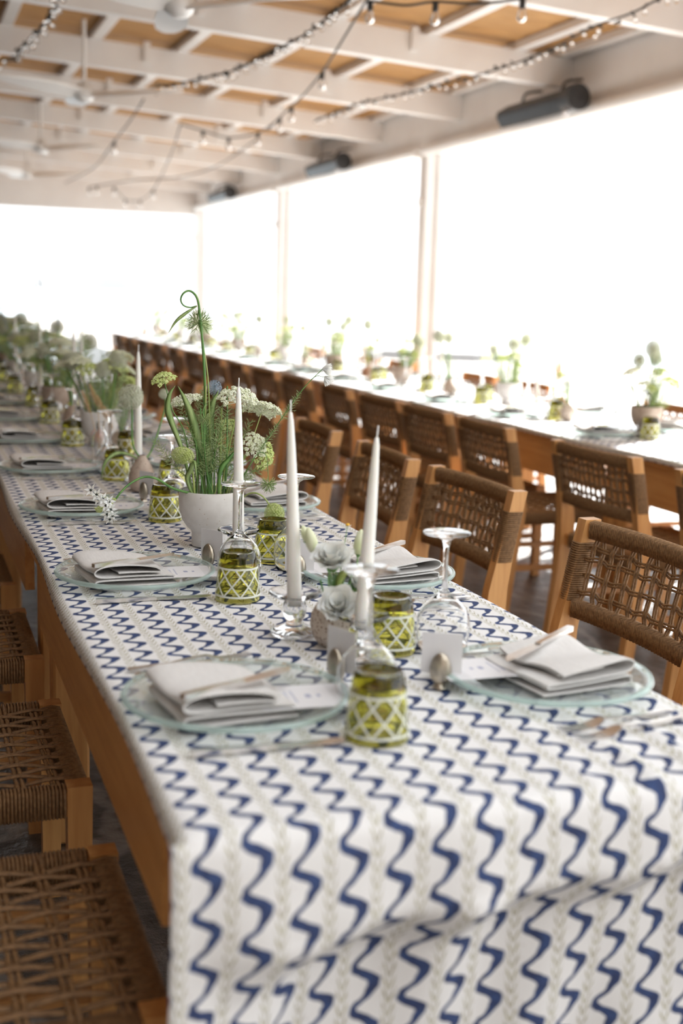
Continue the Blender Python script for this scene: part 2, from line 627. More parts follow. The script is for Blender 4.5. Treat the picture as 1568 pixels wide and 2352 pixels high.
def structure(name, loc=(0, 0, 0)):
    o = link(name, None, None, loc)
    o['kind'] = 'structure'
    return o


def bez(pts, n=8):
    """Catmull-Rom through points"""
    pts = [Vector(p) for p in pts]
    q = [pts[0] * 2 - pts[1]] + pts + [pts[-1] * 2 - pts[-2]]
    out = []
    for i in range(1, len(q) - 2):
        for k in range(n):
            t = k / n
            a, b, c, d = q[i - 1], q[i], q[i + 1], q[i + 2]
            out.append(0.5 * ((2 * b) + (c - a) * t + (2 * a - 5 * b + 4 * c - d) * t * t + (3 * b - a - 3 * c + d) * t ** 3))
    out.append(pts[-1])
    return out


# ================================================================== STRUCTURE
XR = 4.2            # inner face of the right-hand header
ROOF_Y0, ROOF_Y1 = -5.0, 19.0
XL = -2.4


def roof_z(x):       # underside of the rafters
    return 2.822 + (XR - x) * 0.0575


fl = MB()
NX, NY = 2, 2
fl.add([(XL, ROOF_Y0, 0), (4.45, ROOF_Y0, 0), (4.45, ROOF_Y1 + 1.2, 0), (XL, ROOF_Y1 + 1.2, 0), (XL, ROOF_Y0, -.3), (4.45, ROOF_Y0, -.3), (4.45, ROOF_Y1 + 1.2, -.3), (XL, ROOF_Y1 + 1.2, -.3)],
       [(0, 1, 2, 3), (7, 6, 5, 4), (0, 4, 5, 1), (1, 5, 6, 2), (2, 6, 7, 3), (3, 7, 4, 0)])
o = fl.build('floor', 'floor')
o['kind'] = 'structure'

ceil = structure('ceiling')
RAFT_Y = [6.87 + 1.83 * k for k in range(-6, 9)]  # roof runs on unseen past the end beam, added to cut sun there
raft_mesh = None
rdep = 0.195
for ry in RAFT_Y:
    if raft_mesh is None:
        mb = MB()
        xs = [XL, XR]
        w = 0.045
        v = []
        for x in xs:
            z = roof_z(x)
            v += [(x, -w, z), (x, w, z), (x, w, z + rdep), (x, -w, z + rdep)]
        mb.add(v, [(0, 1, 5, 4), (1, 2, 6, 5), (2, 3, 7, 6), (3, 0, 4, 7), (3, 2, 1, 0), (4, 5, 6, 7)])
        raft_mesh = mb.mesh('rafter', 'paint')
        br_mesh = MB().box((0, 0, 0), (0.05, 0.03, 0.15)).mesh('bracket', 'paint')
    r = link('rafter', raft_mesh, ceil, (0, ry, 0))
    for bx_ in (0.1, 1.55, 3.0):
        link('bracket', br_mesh, r, (bx_, -0.06, roof_z(bx_) + 0.15))
BAT_X = [0.52 + 0.655 * k for k in range(-6, 6)] + [4.13]
bm_ = MB().box((0, 0, 0), (0.085, 1.83, 0.05)).mesh('batten', 'paint')
pan_mesh = None
for k, ry in enumerate(RAFT_Y[:-1]):
    for j, bx_ in enumerate(BAT_X):
        link('batten', bm_, ceil, (bx_, ry + 0.915, roof_z(bx_) + rdep + 0.026))
        x2 = BAT_X[j + 1] if j + 1 < len(BAT_X) else None
        if x2 and not (ry < 0.0 and bx_ > -0.5):      # matting left off the unseen front bays to let sky light in
            c_ = (bx_ + x2) / 2
            if x2 - bx_ > 0.6:
                if pan_mesh is None:
                    # reed panel: real ridges across, sloping with the roof
                    mb = MB()
                    wx, n = 0.655, 28
                    sl = -0.0575 * wx / 2
                    vv, ff = [], []
                    for i in range(n + 1):
                        y = -0.915 + 1.83 * i / n
                        dz = 0.004 * math.sin(i * 2.1) + 0.003 * math.sin(i * 5.3)
                        vv += [(-wx / 2, y, -sl + dz), (wx / 2, y, sl + dz), (wx / 2, y, sl + 0.06), (-wx / 2, y, -sl + 0.06)]
                    for i in range(n):
                        a = i * 4
                        ff += [(a, a + 4, a + 5, a + 1), (a + 1, a + 5, a + 6, a + 2), (a + 2, a + 6, a + 7, a + 3), (a + 3, a + 7, a + 4, a)]
                    ff += [(0, 1, 2, 3), (n * 4 + 3, n * 4 + 2, n * 4 + 1, n * 4)]
                    mb.add(vv, ff)
                    pan_mesh = mb.mesh('reed_panel', 'reed')
                link('reed_panel', pan_mesh, ceil, (c_, ry + 0.915, roof_z(c_) + rdep + 0.056))
            else:
                link('reed_panel', pan_mesh, ceil, (c_, ry + 0.915, roof_z(c_) + rdep + 0.056), scale=((x2 - bx_) / 0.655, 1, 1))

# right-hand side: long header, posts, roller blinds under the header
wr = structure('wall_right')
MB().box((XR + 0.075, (ROOF_Y0 + 18.95) / 2, 2.86), (0.15, 18.95 - ROOF_Y0, 0.49)).build('header_beam', 'paint', wr)
MB().box((XR + 0.03, (ROOF_Y0 + 18.95) / 2, 3.115), (0.24, 18.95 - ROOF_Y0, 0.03)).build('header_cap', 'paint', wr)
POST_Y = [-4.4, 0.2, 4.82, 9.45, 14.1, 18.8]
for i, py in enumerate(POST_Y):
    d = 0.16
    MB().box((XR + 0.08, py, 1.31), (0.155, d, 2.63), bev=0.008).build('post', 'paint', wr)
    MB().box((XR + 0.135, py - 0.10, 1.31), (0.05, 0.04, 2.60)).build('blind_guide', 'paint', wr)
    if i + 1 < len(POST_Y):
        L = POST_Y[i + 1] - py - 0.16
        mb = MB().tube([(XR - 0.022, py + 0.085, 2.640), (XR - 0.022, py + 0.075 + L, 2.640)], 0.045, 16)
        mb.build('roller_blind', 'fanpaint', wr, smooth=40)
    MB().box((XR - 0.015, py, 2.2), (0.03, 0.05, 0.07)).build('hook_plate', 'paint', wr)

wb = structure('wall_back')
MB().box(((XL + XR) / 2, 18.88, 2.79), (XR - XL, 0.14, 0.50)).build('header_beam', 'paint', wb)
for x in (-2.2, 0.2):
    MB().box((x, 18.8, 1.28), (0.155, 0.16, 2.56), bev=0.008).build('post', 'paint', wb)

wl = MB().box((XL - 0.1, 7.0, 1.6), (0.2, 24.0, 3.2)).build('wall_left', 'wall')
wl['kind'] = 'structure'
wf = MB().box(((XL + XR) / 2, ROOF_Y0 - 0.1, 1.6), (XR - XL, 0.2, 3.2)).build('wall_front', 'darkwall')  # unseen, closed off and kept dark to limit light from behind the camera
wf['kind'] = 'structure'

# outside: terrace edge, water, hills
o = MB().add([(4.45, -40, -0.1), (16, -40, -0.1), (16, 60, -0.1), (4.45, 60, -0.1), (4.45, -40, -0.8), (16, -40, -0.8), (16, 60, -0.8), (4.45, 60, -0.8)],
             [(0, 1, 2, 3), (7, 6, 5, 4), (0, 4, 5, 1), (1, 5, 6, 2), (2, 6, 7, 3), (3, 7, 4, 0)]).build('terrace', 'terrace')
o['kind'] = 'structure'
o = MB().add([(-6000, -500, -2.5), (6000, -500, -2.5), (6000, 6500, -2.5), (-6000, 6500, -2.5)], [(0, 1, 2, 3)]).build('sea', 'sea')
o['kind'] = 'structure'


def hills(name, az0, az1, dist, prof, seed):
    rnd = random.Random(seed)
    mb = MB()
    n = 60
    vv, ff = [], []
    for i in range(n + 1):
        t = i / n
        az = math.radians(az0 + (az1 - az0) * t)
        h = 0
        for (c, w, hh) in prof:
            h = max(h, hh * math.exp(-((t - c) / w) ** 2))
        h = dist * h * (1 + 0.04 * rnd.uniform(-1, 1))
        for k, (dd, hk) in enumerate(((0.97, 0), (0.985, 0.55), (1.0, 1.0), (1.05, 0.0))):
            vv.append((math.sin(az) * dist * dd, math.cos(az) * dist * dd, -3 + h * hk))
    for i in range(n):
        for k in range(3):
            a = i * 4 + k
            ff.append((a, a + 4, a + 5, a + 1))
    mb.add(vv, ff)
    o = mb.build(name, 'hill', smooth='all')
    o['kind'] = 'structure'


hills('hills', -20, 24, 3000, [(0.2, 0.28, 0.042), (0.66, 0.10, 0.018), (0.52, 0.3, 0.015), (0.85, 0.2, 0.006)], 3)
hills('hills', 26, 70, 3800, [(0.3, 0.3, 0.006), (0.72, 0.22, 0.011)], 5)


# ================================================================== FURNITURE
TZ = 0.75


def ordinal(i, n=None):
    return ORD[i] if i < len(ORD) else '%dth' % (i + 1)


def make_table(name, label, x0, x1, y0, y1, group, inset=0.142):
    t = thing(name, label, 'table', ((x0 + x1) / 2, (y0 + y1) / 2, 0), 0, group)
    hx, hy = (x1 - x0) / 2, (y1 - y0) / 2
    nb = 4
    for k in range(nb):
        w = 2 * hx / nb
        MB().box((-hx + w * (k + 0.5), 0, TZ - 0.0165), (w - 0.002, 2 * hy - 0.004, 0.028), bev=0.002).build('plank', 'wood', t)
    for s in (-1, 1):
        MB().box((s * (hx - 0.028), 0, TZ - 0.114), (0.024, 2 * (hy - inset) - 0.085, 0.164)).build('apron', 'wood', t)
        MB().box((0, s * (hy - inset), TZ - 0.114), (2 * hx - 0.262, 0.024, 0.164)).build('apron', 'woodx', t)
        for q in (-1, 1):
            MB().box((s * (hx - 0.088), q * (hy - inset), (TZ - 0.032) / 2), (0.085, 0.085, TZ - 0.032), bev=0.006).build('leg', 'woodz', t)
    return t


TW = 0.81
NT = [('first', 0.0, 1.84), ('second', 1.84, 3.68), ('third', 3.68, 5.52), ('fourth', 5.52, 7.36), ('fifth', 7.36, 9.2)]
for w_, y0, y1 in NT:
    make_table('dining_table', 'wooden table under the printed runner, %s from the front' % w_, 0.0, TW, y0, y1, 'tables joined in the near row')
FX0, FX1 = 2.50, 3.30
FJ = [1.13, 3.25, 5.37, 7.67, 10.0, 12.4, 14.8, 16.7]
for k in range(len(FJ) - 1):
    make_table('dining_table', 'wooden table in the bright row by the open side, %s from the right' % ORD[k], FX0, FX1, FJ[k], FJ[k + 1], 'tables joined in the far row', 0.048)


def make_cloth(name, label, x0, x1, y0, y1, drop, over, seed, group):
    """runner with real creases; hangs far down at the near end (y0), its sides just over the table edge"""
    rnd = random.Random(seed)
    nx = 72
    ysteps = []
    y = y1
    while y > y0 + 0.03:
        ysteps.append(y)
        y -= 0.045
    top_n = len(ysteps)
    W = x1 - x0 + 2 * over
    path = []     # (y, z, s, kind)
    sarc = 0.0
    last = None
    pts = [(yv, TZ + 0.0045) for yv in ysteps]
    # rounded edge, then the drop
    for a in range(0, 7):
        th = a / 6 * PI / 2
        pts.append((y0 + 0.012 - 0.022 * math.sin(th), TZ + 0.0045 - 0.022 * (1 - math.cos(th))))
    zz = TZ - 0.03
    while zz > TZ - drop:
        pts.append((y0 - 0.012, zz))
        zz -= 0.012
    mb = MB()
    mb.uv = []
    ws = [rnd.uniform(0, 6) for _ in range(8)]
    rows = len(pts)
    ridges = [(0.60, 0.55, 0.010), (0.685, 0.50, 0.012), (0.755, 0.45, 0.008), (0.52, 0.35, 0.004)]
    for r, (py, pz) in enumerate(pts):
        if last is not None:
            sarc += math.hypot(py - last[0], pz - last[1])
        last = (py, pz)
        for i in range(nx + 1):
            u = W * i / nx
            x = x0 - over + u
            X_, Y_, Z_ = x, py, pz
            edge = min(u, W - u)
            if pz > TZ - 0.001:
                yrel = py - y0
                # soft swell plus a few sharp pleats running in from the near end on the right
                Z_ += 0.0016 * math.sin(x * 23 + 2.1 * yrel + ws[0]) * math.sin(yrel * 7 + ws[1]) + 0.0016
                for cx, ln, amp in ridges:
                    c = x0 + (cx + 0.06 * yrel) * (x1 - x0) / 0.81
                    fall = max(0.0, 1 - yrel / ln) if yrel > 0 else 1
                    d = (x - c) / 0.008
                    Z_ += amp * fall * math.exp(-d * d) * 0.95
                # cross crease at table joints
                for jy in (1.84, 3.68, 5.52):
                    Z_ -= 0.0025 * math.exp(-((yrel - jy) / 0.02) ** 2)
                if edge < over + 0.006:
                    kx = (over + 0.006 - edge) / (over + 0.006)
                    Z_ -= 0.020 * kx * kx + 0.0012 * kx
                    sgn = -1 if u < W / 2 else 1
                    X_ += -sgn * 0.010 * kx * kx + sgn * 0.006 * math.sin(yrel * 5.5 + ws[2]) * kx
            else:
                dz = TZ - pz
                # pleats opening downwards, then the cloth swings back under below a slanting crease
                pl = 0.010 * min(1, dz / 0.15) * (math.sin(u * 26 + ws[3]) + 0.6 * math.sin(u * 47 + ws[4]))
                Y_ -= 0.012 * min(1, dz / 0.1) - pl * 0.6
                crease = 0.145 - 0.075 * (u / W)
                if dz > crease:
                    e = dz - crease
                    k = min(1.0, max(0.0, (u / W - 0.04) / 0.16))
                    tuck = 1.25 * min(e, 0.068) + 0.03 * max(0, e - 0.068)
                    Y_ += k * tuck * (1 - 0.25 * u / W)
                    Y_ += k * 0.012 * math.sin(u * 30 + e * 10)
                X_ += 0.010 * dz * (u / W - 0.5) - 0.03 * dz
                if u < 0.05:
                    X_ += 0.02 * dz
                # stay outside the wood
            mb.v.append((X_, Y_, Z_))
            mb.uv.append((u, sarc))
    for r in range(rows - 1):
        for i in range(nx):
            a = r * (nx + 1) + i
            mb.f.append((a, a + nx + 1, a + nx + 2, a + 1))
    o = mb.build(name, 'cloth', smooth='all')
    md = o.modifiers.new('thickness', 'SOLIDIFY')
    md.thickness = 0.0012
    md.offset = 1.0
    tag(o, label, 'tablecloth', group)
    return o


make_cloth('tablecloth', 'white cotton runner block-printed with wavy navy and olive stripes on the near row', 0, TW, 0.0, 9.2, 0.62, 0.014, 4, 'printed tablecloths')
make_cloth('tablecloth', 'sunlit printed tablecloth on the far row by the open side', FX0, FX1, FJ[0], FJ[-1], 0.40, 0.02, 9, 'printed tablecloths')


# ------------------------------------------------------------------ chairs
def back_x(z):        # centre line of the rear post
    pts = [(0, -0.285), (0.20, -0.262), (0.40, -0.240), (0.47, -0.238), (0.53, -0.243), (0.60, -0.256), (0.70, -0.276), (0.815, -0.300)]
    for (z0, a), (z1, b) in zip(pts[:-1], pts[1:]):
        if z <= z1:
            return a + (b - a) * (z - z0) / (z1 - z0)
    return pts[-1][1]


HWC = 0.262          # half distance between the posts


def bow(y):
    return -0.024 * (1 - (y / HWC) ** 2)


def make_chair():
    t = thing('woven_chair', 'x', 'chair')
    lw = MB().box((0, 0, 0.225), (0.046, 0.042, 0.45), taper=0.8, bev=0.0).mesh('leg', 'woodz')
    for s in (-1, 1):
        link('leg', lw, t, (0.225, s * 0.236, 0))
        zs = [0, 0.1, 0.2, 0.3, 0.40, 0.44, 0.47, 0.50, 0.53, 0.57, 0.62, 0.70, 0.76, 0.812]
        MB().prism([((back_x(z), s * HWC, z), (0.022 + 0.010 * max(0, 1 - abs(z - 0.47) / 0.2), 0, 0), (0, 0.0185, 0)) for z in zs], None).build('back_post', 'woodz', t, smooth=30)
    fr = []
    for s in (-1, 1):
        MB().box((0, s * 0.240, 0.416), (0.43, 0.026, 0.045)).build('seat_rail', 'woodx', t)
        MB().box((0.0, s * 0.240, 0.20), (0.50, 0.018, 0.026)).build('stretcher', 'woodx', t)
    MB().box((0.225, 0, 0.416), (0.026, 0.44, 0.045)).build('seat_rail', 'wood', t)
    MB().box((-0.235, 0, 0.416), (0.026, 0.49, 0.045)).build('seat_rail', 'wood', t)
    # curved back rails
    for z in (0.787, 0.590):
        n = 12
        MB().prism([((back_x(z) + bow(-HWC + 2 * HWC * i / n), -HWC + 0.012 + (2 * HWC - 0.024) * i / n, z), (0.010, 0, 0), (0, 0, 0.016)) for i in range(n + 1)], None).build('back_rail', 'wood', t, smooth=30)
    # seat weave --------------------------------------------------
    mb = MB()
    rc = 0.0029
    def ring(c, ax, ra, rb, n=8, r=rc):
        """cord loop round a rail; ax = axis the rail runs along"""
        pts = []
        for k in range(n):
            th = 2 * PI * k / n
            # squarish loop
            ca, sa = math.cos(th), math.sin(th)
            m_ = max(abs(ca), abs(sa)) ** 0.65
            a, b = ra * ca / m_, rb * sa / m_
            pts.append((c[0], c[1] + a, c[2] + b) if ax == 0 else (c[0] + a, c[1], c[2] + b))
        mb.tube(pts, r, 4, closed=True)
    m = 62
    for i in range(m):
        x = -0.205 + 0.402 * i / (m - 1)
        for s in (-1, 1):
            ring((x, s * 0.240, 0.420), 0, 0.0185, 0.0295)
    m = 60
    for i in range(m):
        y = -0.208 + 0.416 * i / (m - 1)
        ring((0.225, y, 0.420), 1, 0.0185, 0.0295)
        ring((-0.235, y, 0.420), 1, 0.0185, 0.0295)
    xs = [-0.19 + 0.0625 * k for k in range(7)]
    ys = [-0.198 + 0.0283 * k for k in range(15)]
    for a, x in enumerate(xs):
        for dx in (-0.005, 0.005):
            pts = [(x + dx, -0.238, 0.449)]
            for b, y in enumerate(ys):
                pts.append((x + dx, y, 0.4435 + 0.0032 * (1 if (a + b) % 2 else -1)))
            pts.append((x + dx, 0.238, 0.449))
            mb.tube(pts, 0.0042, 5)
    for b, y in enumerate(ys):
        pts = [(-0.235, y, 0.449)]
        for a, x in enumerate(xs):
            up = -1 if (a + b) % 2 else 1
            pts.append((x - 0.016, y, 0.4435 + 0.0024 * up))
            pts.append((x, y, 0.4435 + 0.0040 * up))
            pts.append((x + 0.016, y, 0.4435 + 0.0024 * up))
        pts.append((0.225, y, 0.449))
        mb.tube(pts, 0.0078, 6, flat=0.32)
    o = mb.build('seat_weave', 'cord', t, smooth='all')
    o['kind'] = 'stuff'
    # back weave --------------------------------------------------
    mb = MB()
    def bp(y, z, dx=0.0):
        return Vector((back_x(z) + bow(y) + dx, y, z))
    m = 74
    for i in range(m):
        y = -0.236 + 0.472 * i / (m - 1)
        for z in (0.787, 0.590):
            c = bp(y, z)
            ring(c, 1, 0.0145, 0.0205 if i % 2 else 0.0220, 8, 0.0031)
    nv = 14
    zrow = [0.742, 0.715, 0.674, 0.632]
    for k in range(nv):
        y = -0.222 + 0.444 * k / (nv - 1)
        for q in (-1, 1):
            pts = [bp(y + q * 0.0045, 0.800, 0.012)]
            for j, z in enumerate([0.765] + zrow + [0.608]):
                s = 1 if (k + j) % 2 else -1
                sway = 0.006 * (1 if (j + k) % 2 else -1) if 0 < j < 5 else 0
                pts.append(bp(y + q * 0.0048 + sway, z, 0.006 * s))
            pts.append(bp(y + q * 0.0045, 0.575, 0.012))
            mb.tube(pts, 0.0033, 5)
    for j, z in enumerate(zrow):
        for q in (-1, 1):
            pts = []
            for k in range(2 * nv - 1):
                y = -0.222 + 0.444 * k / (2 * nv - 2)
                s = 0 if k % 2 else (1 if (k // 2 + j) % 2 else -1)
                pts.append(bp(y, z + q * 0.0036 + 0.003 * math.sin(k), 0.0055 * s))
            pts = [Vector((back_x(z), -HWC, z))] + pts + [Vector((back_x(z), HWC, z))]
            mb.tube(pts, 0.0031, 5)
    # cord bound round both posts
    m = 26
    for i in range(m):
        z = 0.612 + 0.140 * i / (m - 1)
        for s in (-1, 1):
            c = Vector((back_x(z), s * HWC, z))
            pts = []
            for k in range(8):
                th = 2 * PI * k / 8
                ca, sa = math.cos(th), math.sin(th)
                m_ = max(abs(ca), abs(sa)) ** 0.65
                pts.append(c + Vector((0.0245 * ca / m_, 0.0205 * sa / m_, 0)))
            mb.tube(pts, 0.0029, 4, closed=True)
    o = mb.build('back_weave', 'cord', t, smooth='all')
    o['kind'] = 'stuff'
    return t


chair = make_chair()
RC = [1.16, 2.12, 2.82, 3.66, 4.5, 5.3, 6.1, 6.9, 7.7, 8.5]
for k, y in enumerate(RC):
    place(chair, USED, 'woven cord chair facing the printed runner from the right, %s from the front' % ORD[k], (1.045 + 0.012 * math.sin(k * 2.3), y, 0), PI + 0.05 * math.sin(k * 1.7 + 0.5), 'chairs on the right of the near row')
FC = [1.95, 2.79, 3.71, 4.38, 5.02, 5.73, 6.55, 7.3, 8.05, 8.8, 9.6, 10.4, 11.2, 12.0, 12.8, 13.6]
for k, y in enumerate(FC):
    place(chair, USED, 'woven cord chair with its back to us at the far row, %s from the right' % ORD[k], (2.445, y, 0), 0.04 * math.sin(k * 2.1), 'chairs on this side of the far row')
LC = [0.41, 1.17, 1.99, 2.79]
for k, y in enumerate(LC):
    place(chair, USED, 'shaded woven chair seat pushed under the left table edge, %s from the front' % ORD[k], (-0.215, y, 0), 0.02 * math.sin(k * 3.1), 'chairs on the left of the near row')
for k, y in enumerate([3.75, 4.55, 6.2, 7.0, 8.5, 9.3, 10.9]):
    place(chair, USED, 'woven chair beyond the far row against the light, %s from the right' % ORD[k], (3.40, y, 0), PI, 'chairs beyond the far row')


# ------------------------------------------------------------------ tableware prototypes
def shell(outer, inner):
    return outer + inner[::-1]


def make_charger():
    t = thing('charger_plate', 'x', 'plate')
    R = 0.157
    prof = [(0, 0.0), (0.105, 0.0), (0.118, 0.002), (0.140, 0.010), (R - 0.002, 0.019), (R, 0.0215), (R - 0.002, 0.0245), (0.138, 0.0170), (0.117, 0.0085), (0.104, 0.0062), (0, 0.0062)]
    MB().lathe(prof, 72).build('plate_glass', 'charger', t, smooth='all')
    mb = MB()
    mb.tube([((R + 0.0005) * math.cos(2 * PI * k / 72), (R + 0.0005) * math.sin(2 * PI * k / 72), 0.0206) for k in range(72)], 0.0046, 8, closed=True)
    o = mb.build('rolled_rim', 'rimglass', t, smooth='all')
    o['label'] = 'sea-green rolled glass rim'
    return t


def make_tumbler():
    """olive tumbler standing upside down: rim on the cloth, thick foot on top"""
    t = thing('tumbler', 'x', 'glass')
    H = 0.093
    rb, rt = 0.0435, 0.0335
    prof_o = [(rb - 0.001, 0.0), (rb, 0.002), (rb - 0.0015, 0.012), (rt + 0.002, H - 0.012), (rt, H - 0.004), (rt - 0.002, H), (rt - 0.006, H), (rt - 0.010, H - 0.004), (0, H - 0.005)]
    prof_i = [(rb - 0.0032, 0.0), (rb - 0.0042, 0.012), (rt - 0.003, H - 0.030), (rt - 0.008, H - 0.022), (0, H - 0.020)]
    MB().lathe(prof_i[::-1] + prof_o, 40).build('glass_body', 'green', t, smooth=50)
    mb = MB()
    z0, z1 = 0.011, 0.064
    def rad(z):
        return rb - 0.0012 + (rt + 0.002 - (rb - 0.0015)) * (z - 0.012) / (H - 0.024) + 0.0005
    def ribbon(pts, w):
        # pts: (theta,z); flat ribbon hugging the cone, 0.5 mm proud
        n = len(pts)
        b = len(mb.v)
        for i, (th, z) in enumerate(pts):
            a, c = pts[max(i - 1, 0)], pts[min(i + 1, n - 1)]
            dth, dz = (c[0] - a[0]) * rad(z), c[1] - a[1]
            L = math.hypot(dth, dz)
            nx_, nz = -dz / L, dth / L
            for rr in (0.0, 0.0007):
                for s in (-1, 1):
                    z_ = z + s * nz * w / 2
                    th_ = th + s * nx_ * w / 2 / rad(z)
                    r_ = rad(z_) + rr
                    mb.v.append((r_ * math.cos(th_), r_ * math.sin(th_), z_))
        for i in range(n - 1):
            o = b + i * 4
            for p, q in ((0, 1), (1, 3), (3, 2), (2, 0)):
                mb.f.append((o + p, o + q, o + 4 + q, o + 4 + p))
    nd = 8
    for k in range(nd):
        th = 2 * PI * k / nd
        for s in (-1, 1):
            ribbon([(th + s * (i / 8) * 1.05, z0 + (z1 - z0) * i / 8) for i in range(9)], 0.0029)
    for z in (z0, z1):
        ribbon([(2 * PI * i / 40, z) for i in range(41)], 0.0036)
    o = mb.build('etched_lattice', 'etched', t, smooth=40)
    o['label'] = 'white etched diamond lattice'
    return t


def make_wineglass():
    """stemware standing upside down, bowl rim on the cloth"""
    t = thing('wine_glass', 'x', 'glass')
    o_ = [(0.0395, 0.0), (0.0405, 0.0008), (0.0435, 0.018), (0.0455, 0.036), (0.0440, 0.056), (0.036, 0.074), (0.022, 0.088), (0.010, 0.097), (0.0052, 0.106), (0.0042, 0.125), (0.0040, 0.155), (0.0046, 0.175), (0.0075, 0.188), (0.017, 0.1945), (0.0385, 0.1985), (0.0405, 0.2000), (0.0390, 0.2015), (0.016, 0.2010), (0, 0.2005)]
    i_ = [(0.0385, 0.0), (0.0422, 0.018), (0.0442, 0.036), (0.0427, 0.0555), (0.0347, 0.0728), (0.0205, 0.0862), (0.008, 0.0935), (0, 0.0945)]
    MB().lathe(i_[::-1] + o_, 40).build('stem_and_bowl', 'glass', t, smooth='all')
    return t


def make_candle_holder():
    t = thing('candle_holder', 'x', 'candle holder')
    prof = [(0, 0.004), (0.030, 0.001), (0.037, 0.001), (0.040, 0.004), (0.039, 0.008), (0.028, 0.012), (0.016, 0.016), (0.0125, 0.021), (0.017, 0.028), (0.0195, 0.036), (0.0195, 0.046), (0.017, 0.053), (0.020, 0.057), (0.040, 0.062), (0.0435, 0.066), (0.042, 0.069), (0.036, 0.067), (0.019, 0.0635), (0.0145, 0.061), (0.0135, 0.046), (0, 0.045)]
    MB().lathe(prof, 40).build('holder_glass', 'glass', t, smooth=50)
    return t


def make_candle(H=0.345):
    t = thing('taper_candle', 'x', 'candle')
    prof = [(0, 0.0), (0.0128, 0.0), (0.0130, 0.004), (0.0118, H * 0.3), (0.0098, H * 0.58), (0.0072, H * 0.82), (0.0050, H * 0.95), (0.0030, H * 0.995), (0, H)]
    MB().lathe(prof, 20).build('wax_body', 'wax', t, smooth='all')
    MB().tube(bez([(0, 0, H - 0.002), (0.0005, 0, H + 0.008), (0.001, 0.0005, H + 0.020)], 3), 0.0013, 5).build('wick', 'wax', t, smooth='all')
    return t


def make_knife():
    t = thing('table_knife', 'x', 'knife')
    # lies along +x, handle end at x=0
    MB().prism([((0, 0, 0.004), (0, 0.0045, 0), (0, 0, 0.0035)), ((0.004, 0, 0.004), (0, 0.0058, 0), (0, 0, 0.004)), ((0.06, 0, 0.0038), (0, 0.0052, 0), (0, 0, 0.0036)), ((0.108, 0, 0.0034), (0, 0.0040, 0), (0, 0, 0.0030)), ((0.114, 0, 0.003), (0, 0.0055, 0), (0, 0, 0.0022))], None).build('handle', 'steel', t, smooth=40)
    mb = MB()
    n = 12
    for i in range(n + 1):
        x = 0.112 + 0.108 * i / n
        s = i / n
        yt = 0.0075 + 0.001 * math.sin(s * PI)
        yb = -0.0080 - 0.0025 * math.sin(s * PI * 0.9)
        if s > 0.75:
            e = (s - 0.75) / 0.25
            yb = yb * (1 - e ** 2) + yt * 0.6 * e ** 2
        mb.v += [(x, yb, 0.0022), (x, yt, 0.0020), (x, yt, 0.0042), (x, yb, 0.0030)]
    for i in range(n):
        o = i * 4
        for k in range(4):
            mb.f.append((o + k, o + (k + 1) % 4, o + 4 + (k + 1) % 4, o + 4 + k))
    mb.f += [(3, 2, 1, 0), (n * 4, n * 4 + 1, n * 4 + 2, n * 4 + 3)]
    mb.build('blade', 'steel', t, smooth=40)
    return t


def make_fork():
    t = thing('table_fork', 'x', 'fork')
    MB().prism([((0, 0, 0.003), (0, 0.0050, 0), (0, 0, 0.0022)), ((0.005, 0, 0.003), (0, 0.0058, 0), (0, 0, 0.0026)), ((0.07, 0, 0.0045), (0, 0.0042, 0), (0, 0, 0.0022)), ((0.115, 0, 0.0100), (0, 0.0030, 0), (0, 0, 0.0018)), ((0.132, 0, 0.0108), (0, 0.0042, 0), (0, 0, 0.0013))], None).build('handle', 'steel', t, smooth=40)
    hd = [(0.130, 0.0042, 0.0108), (0.138, 0.0085, 0.0085), (0.148, 0.0112, 0.0048), (0.158, 0.0118, 0.0028)]
    h = MB().prism([((x, 0, z), (0, w, 0), (0, 0, 0.0011)) for x, w, z in hd], None).build('fork_head', 'steel', t, smooth=40)
    tm = MB().prism([((0.157, 0, 0.0028), (0, 0.0019, 0), (0, 0, 0.0011)), ((0.175, 0, 0.0022), (0, 0.0016, 0), (0, 0, 0.0011)), ((0.195, 0, 0.0038), (0, 0.0012, 0), (0, 0, 0.0010)), ((0.207, 0, 0.0066), (0, 0.0006, 0), (0, 0, 0.0006))], None).mesh('tine', 'steel', 40)
    for k in range(4):
        link('tine', tm, h, (0, -0.0096 + 0.0064 * k, 0))
    return t


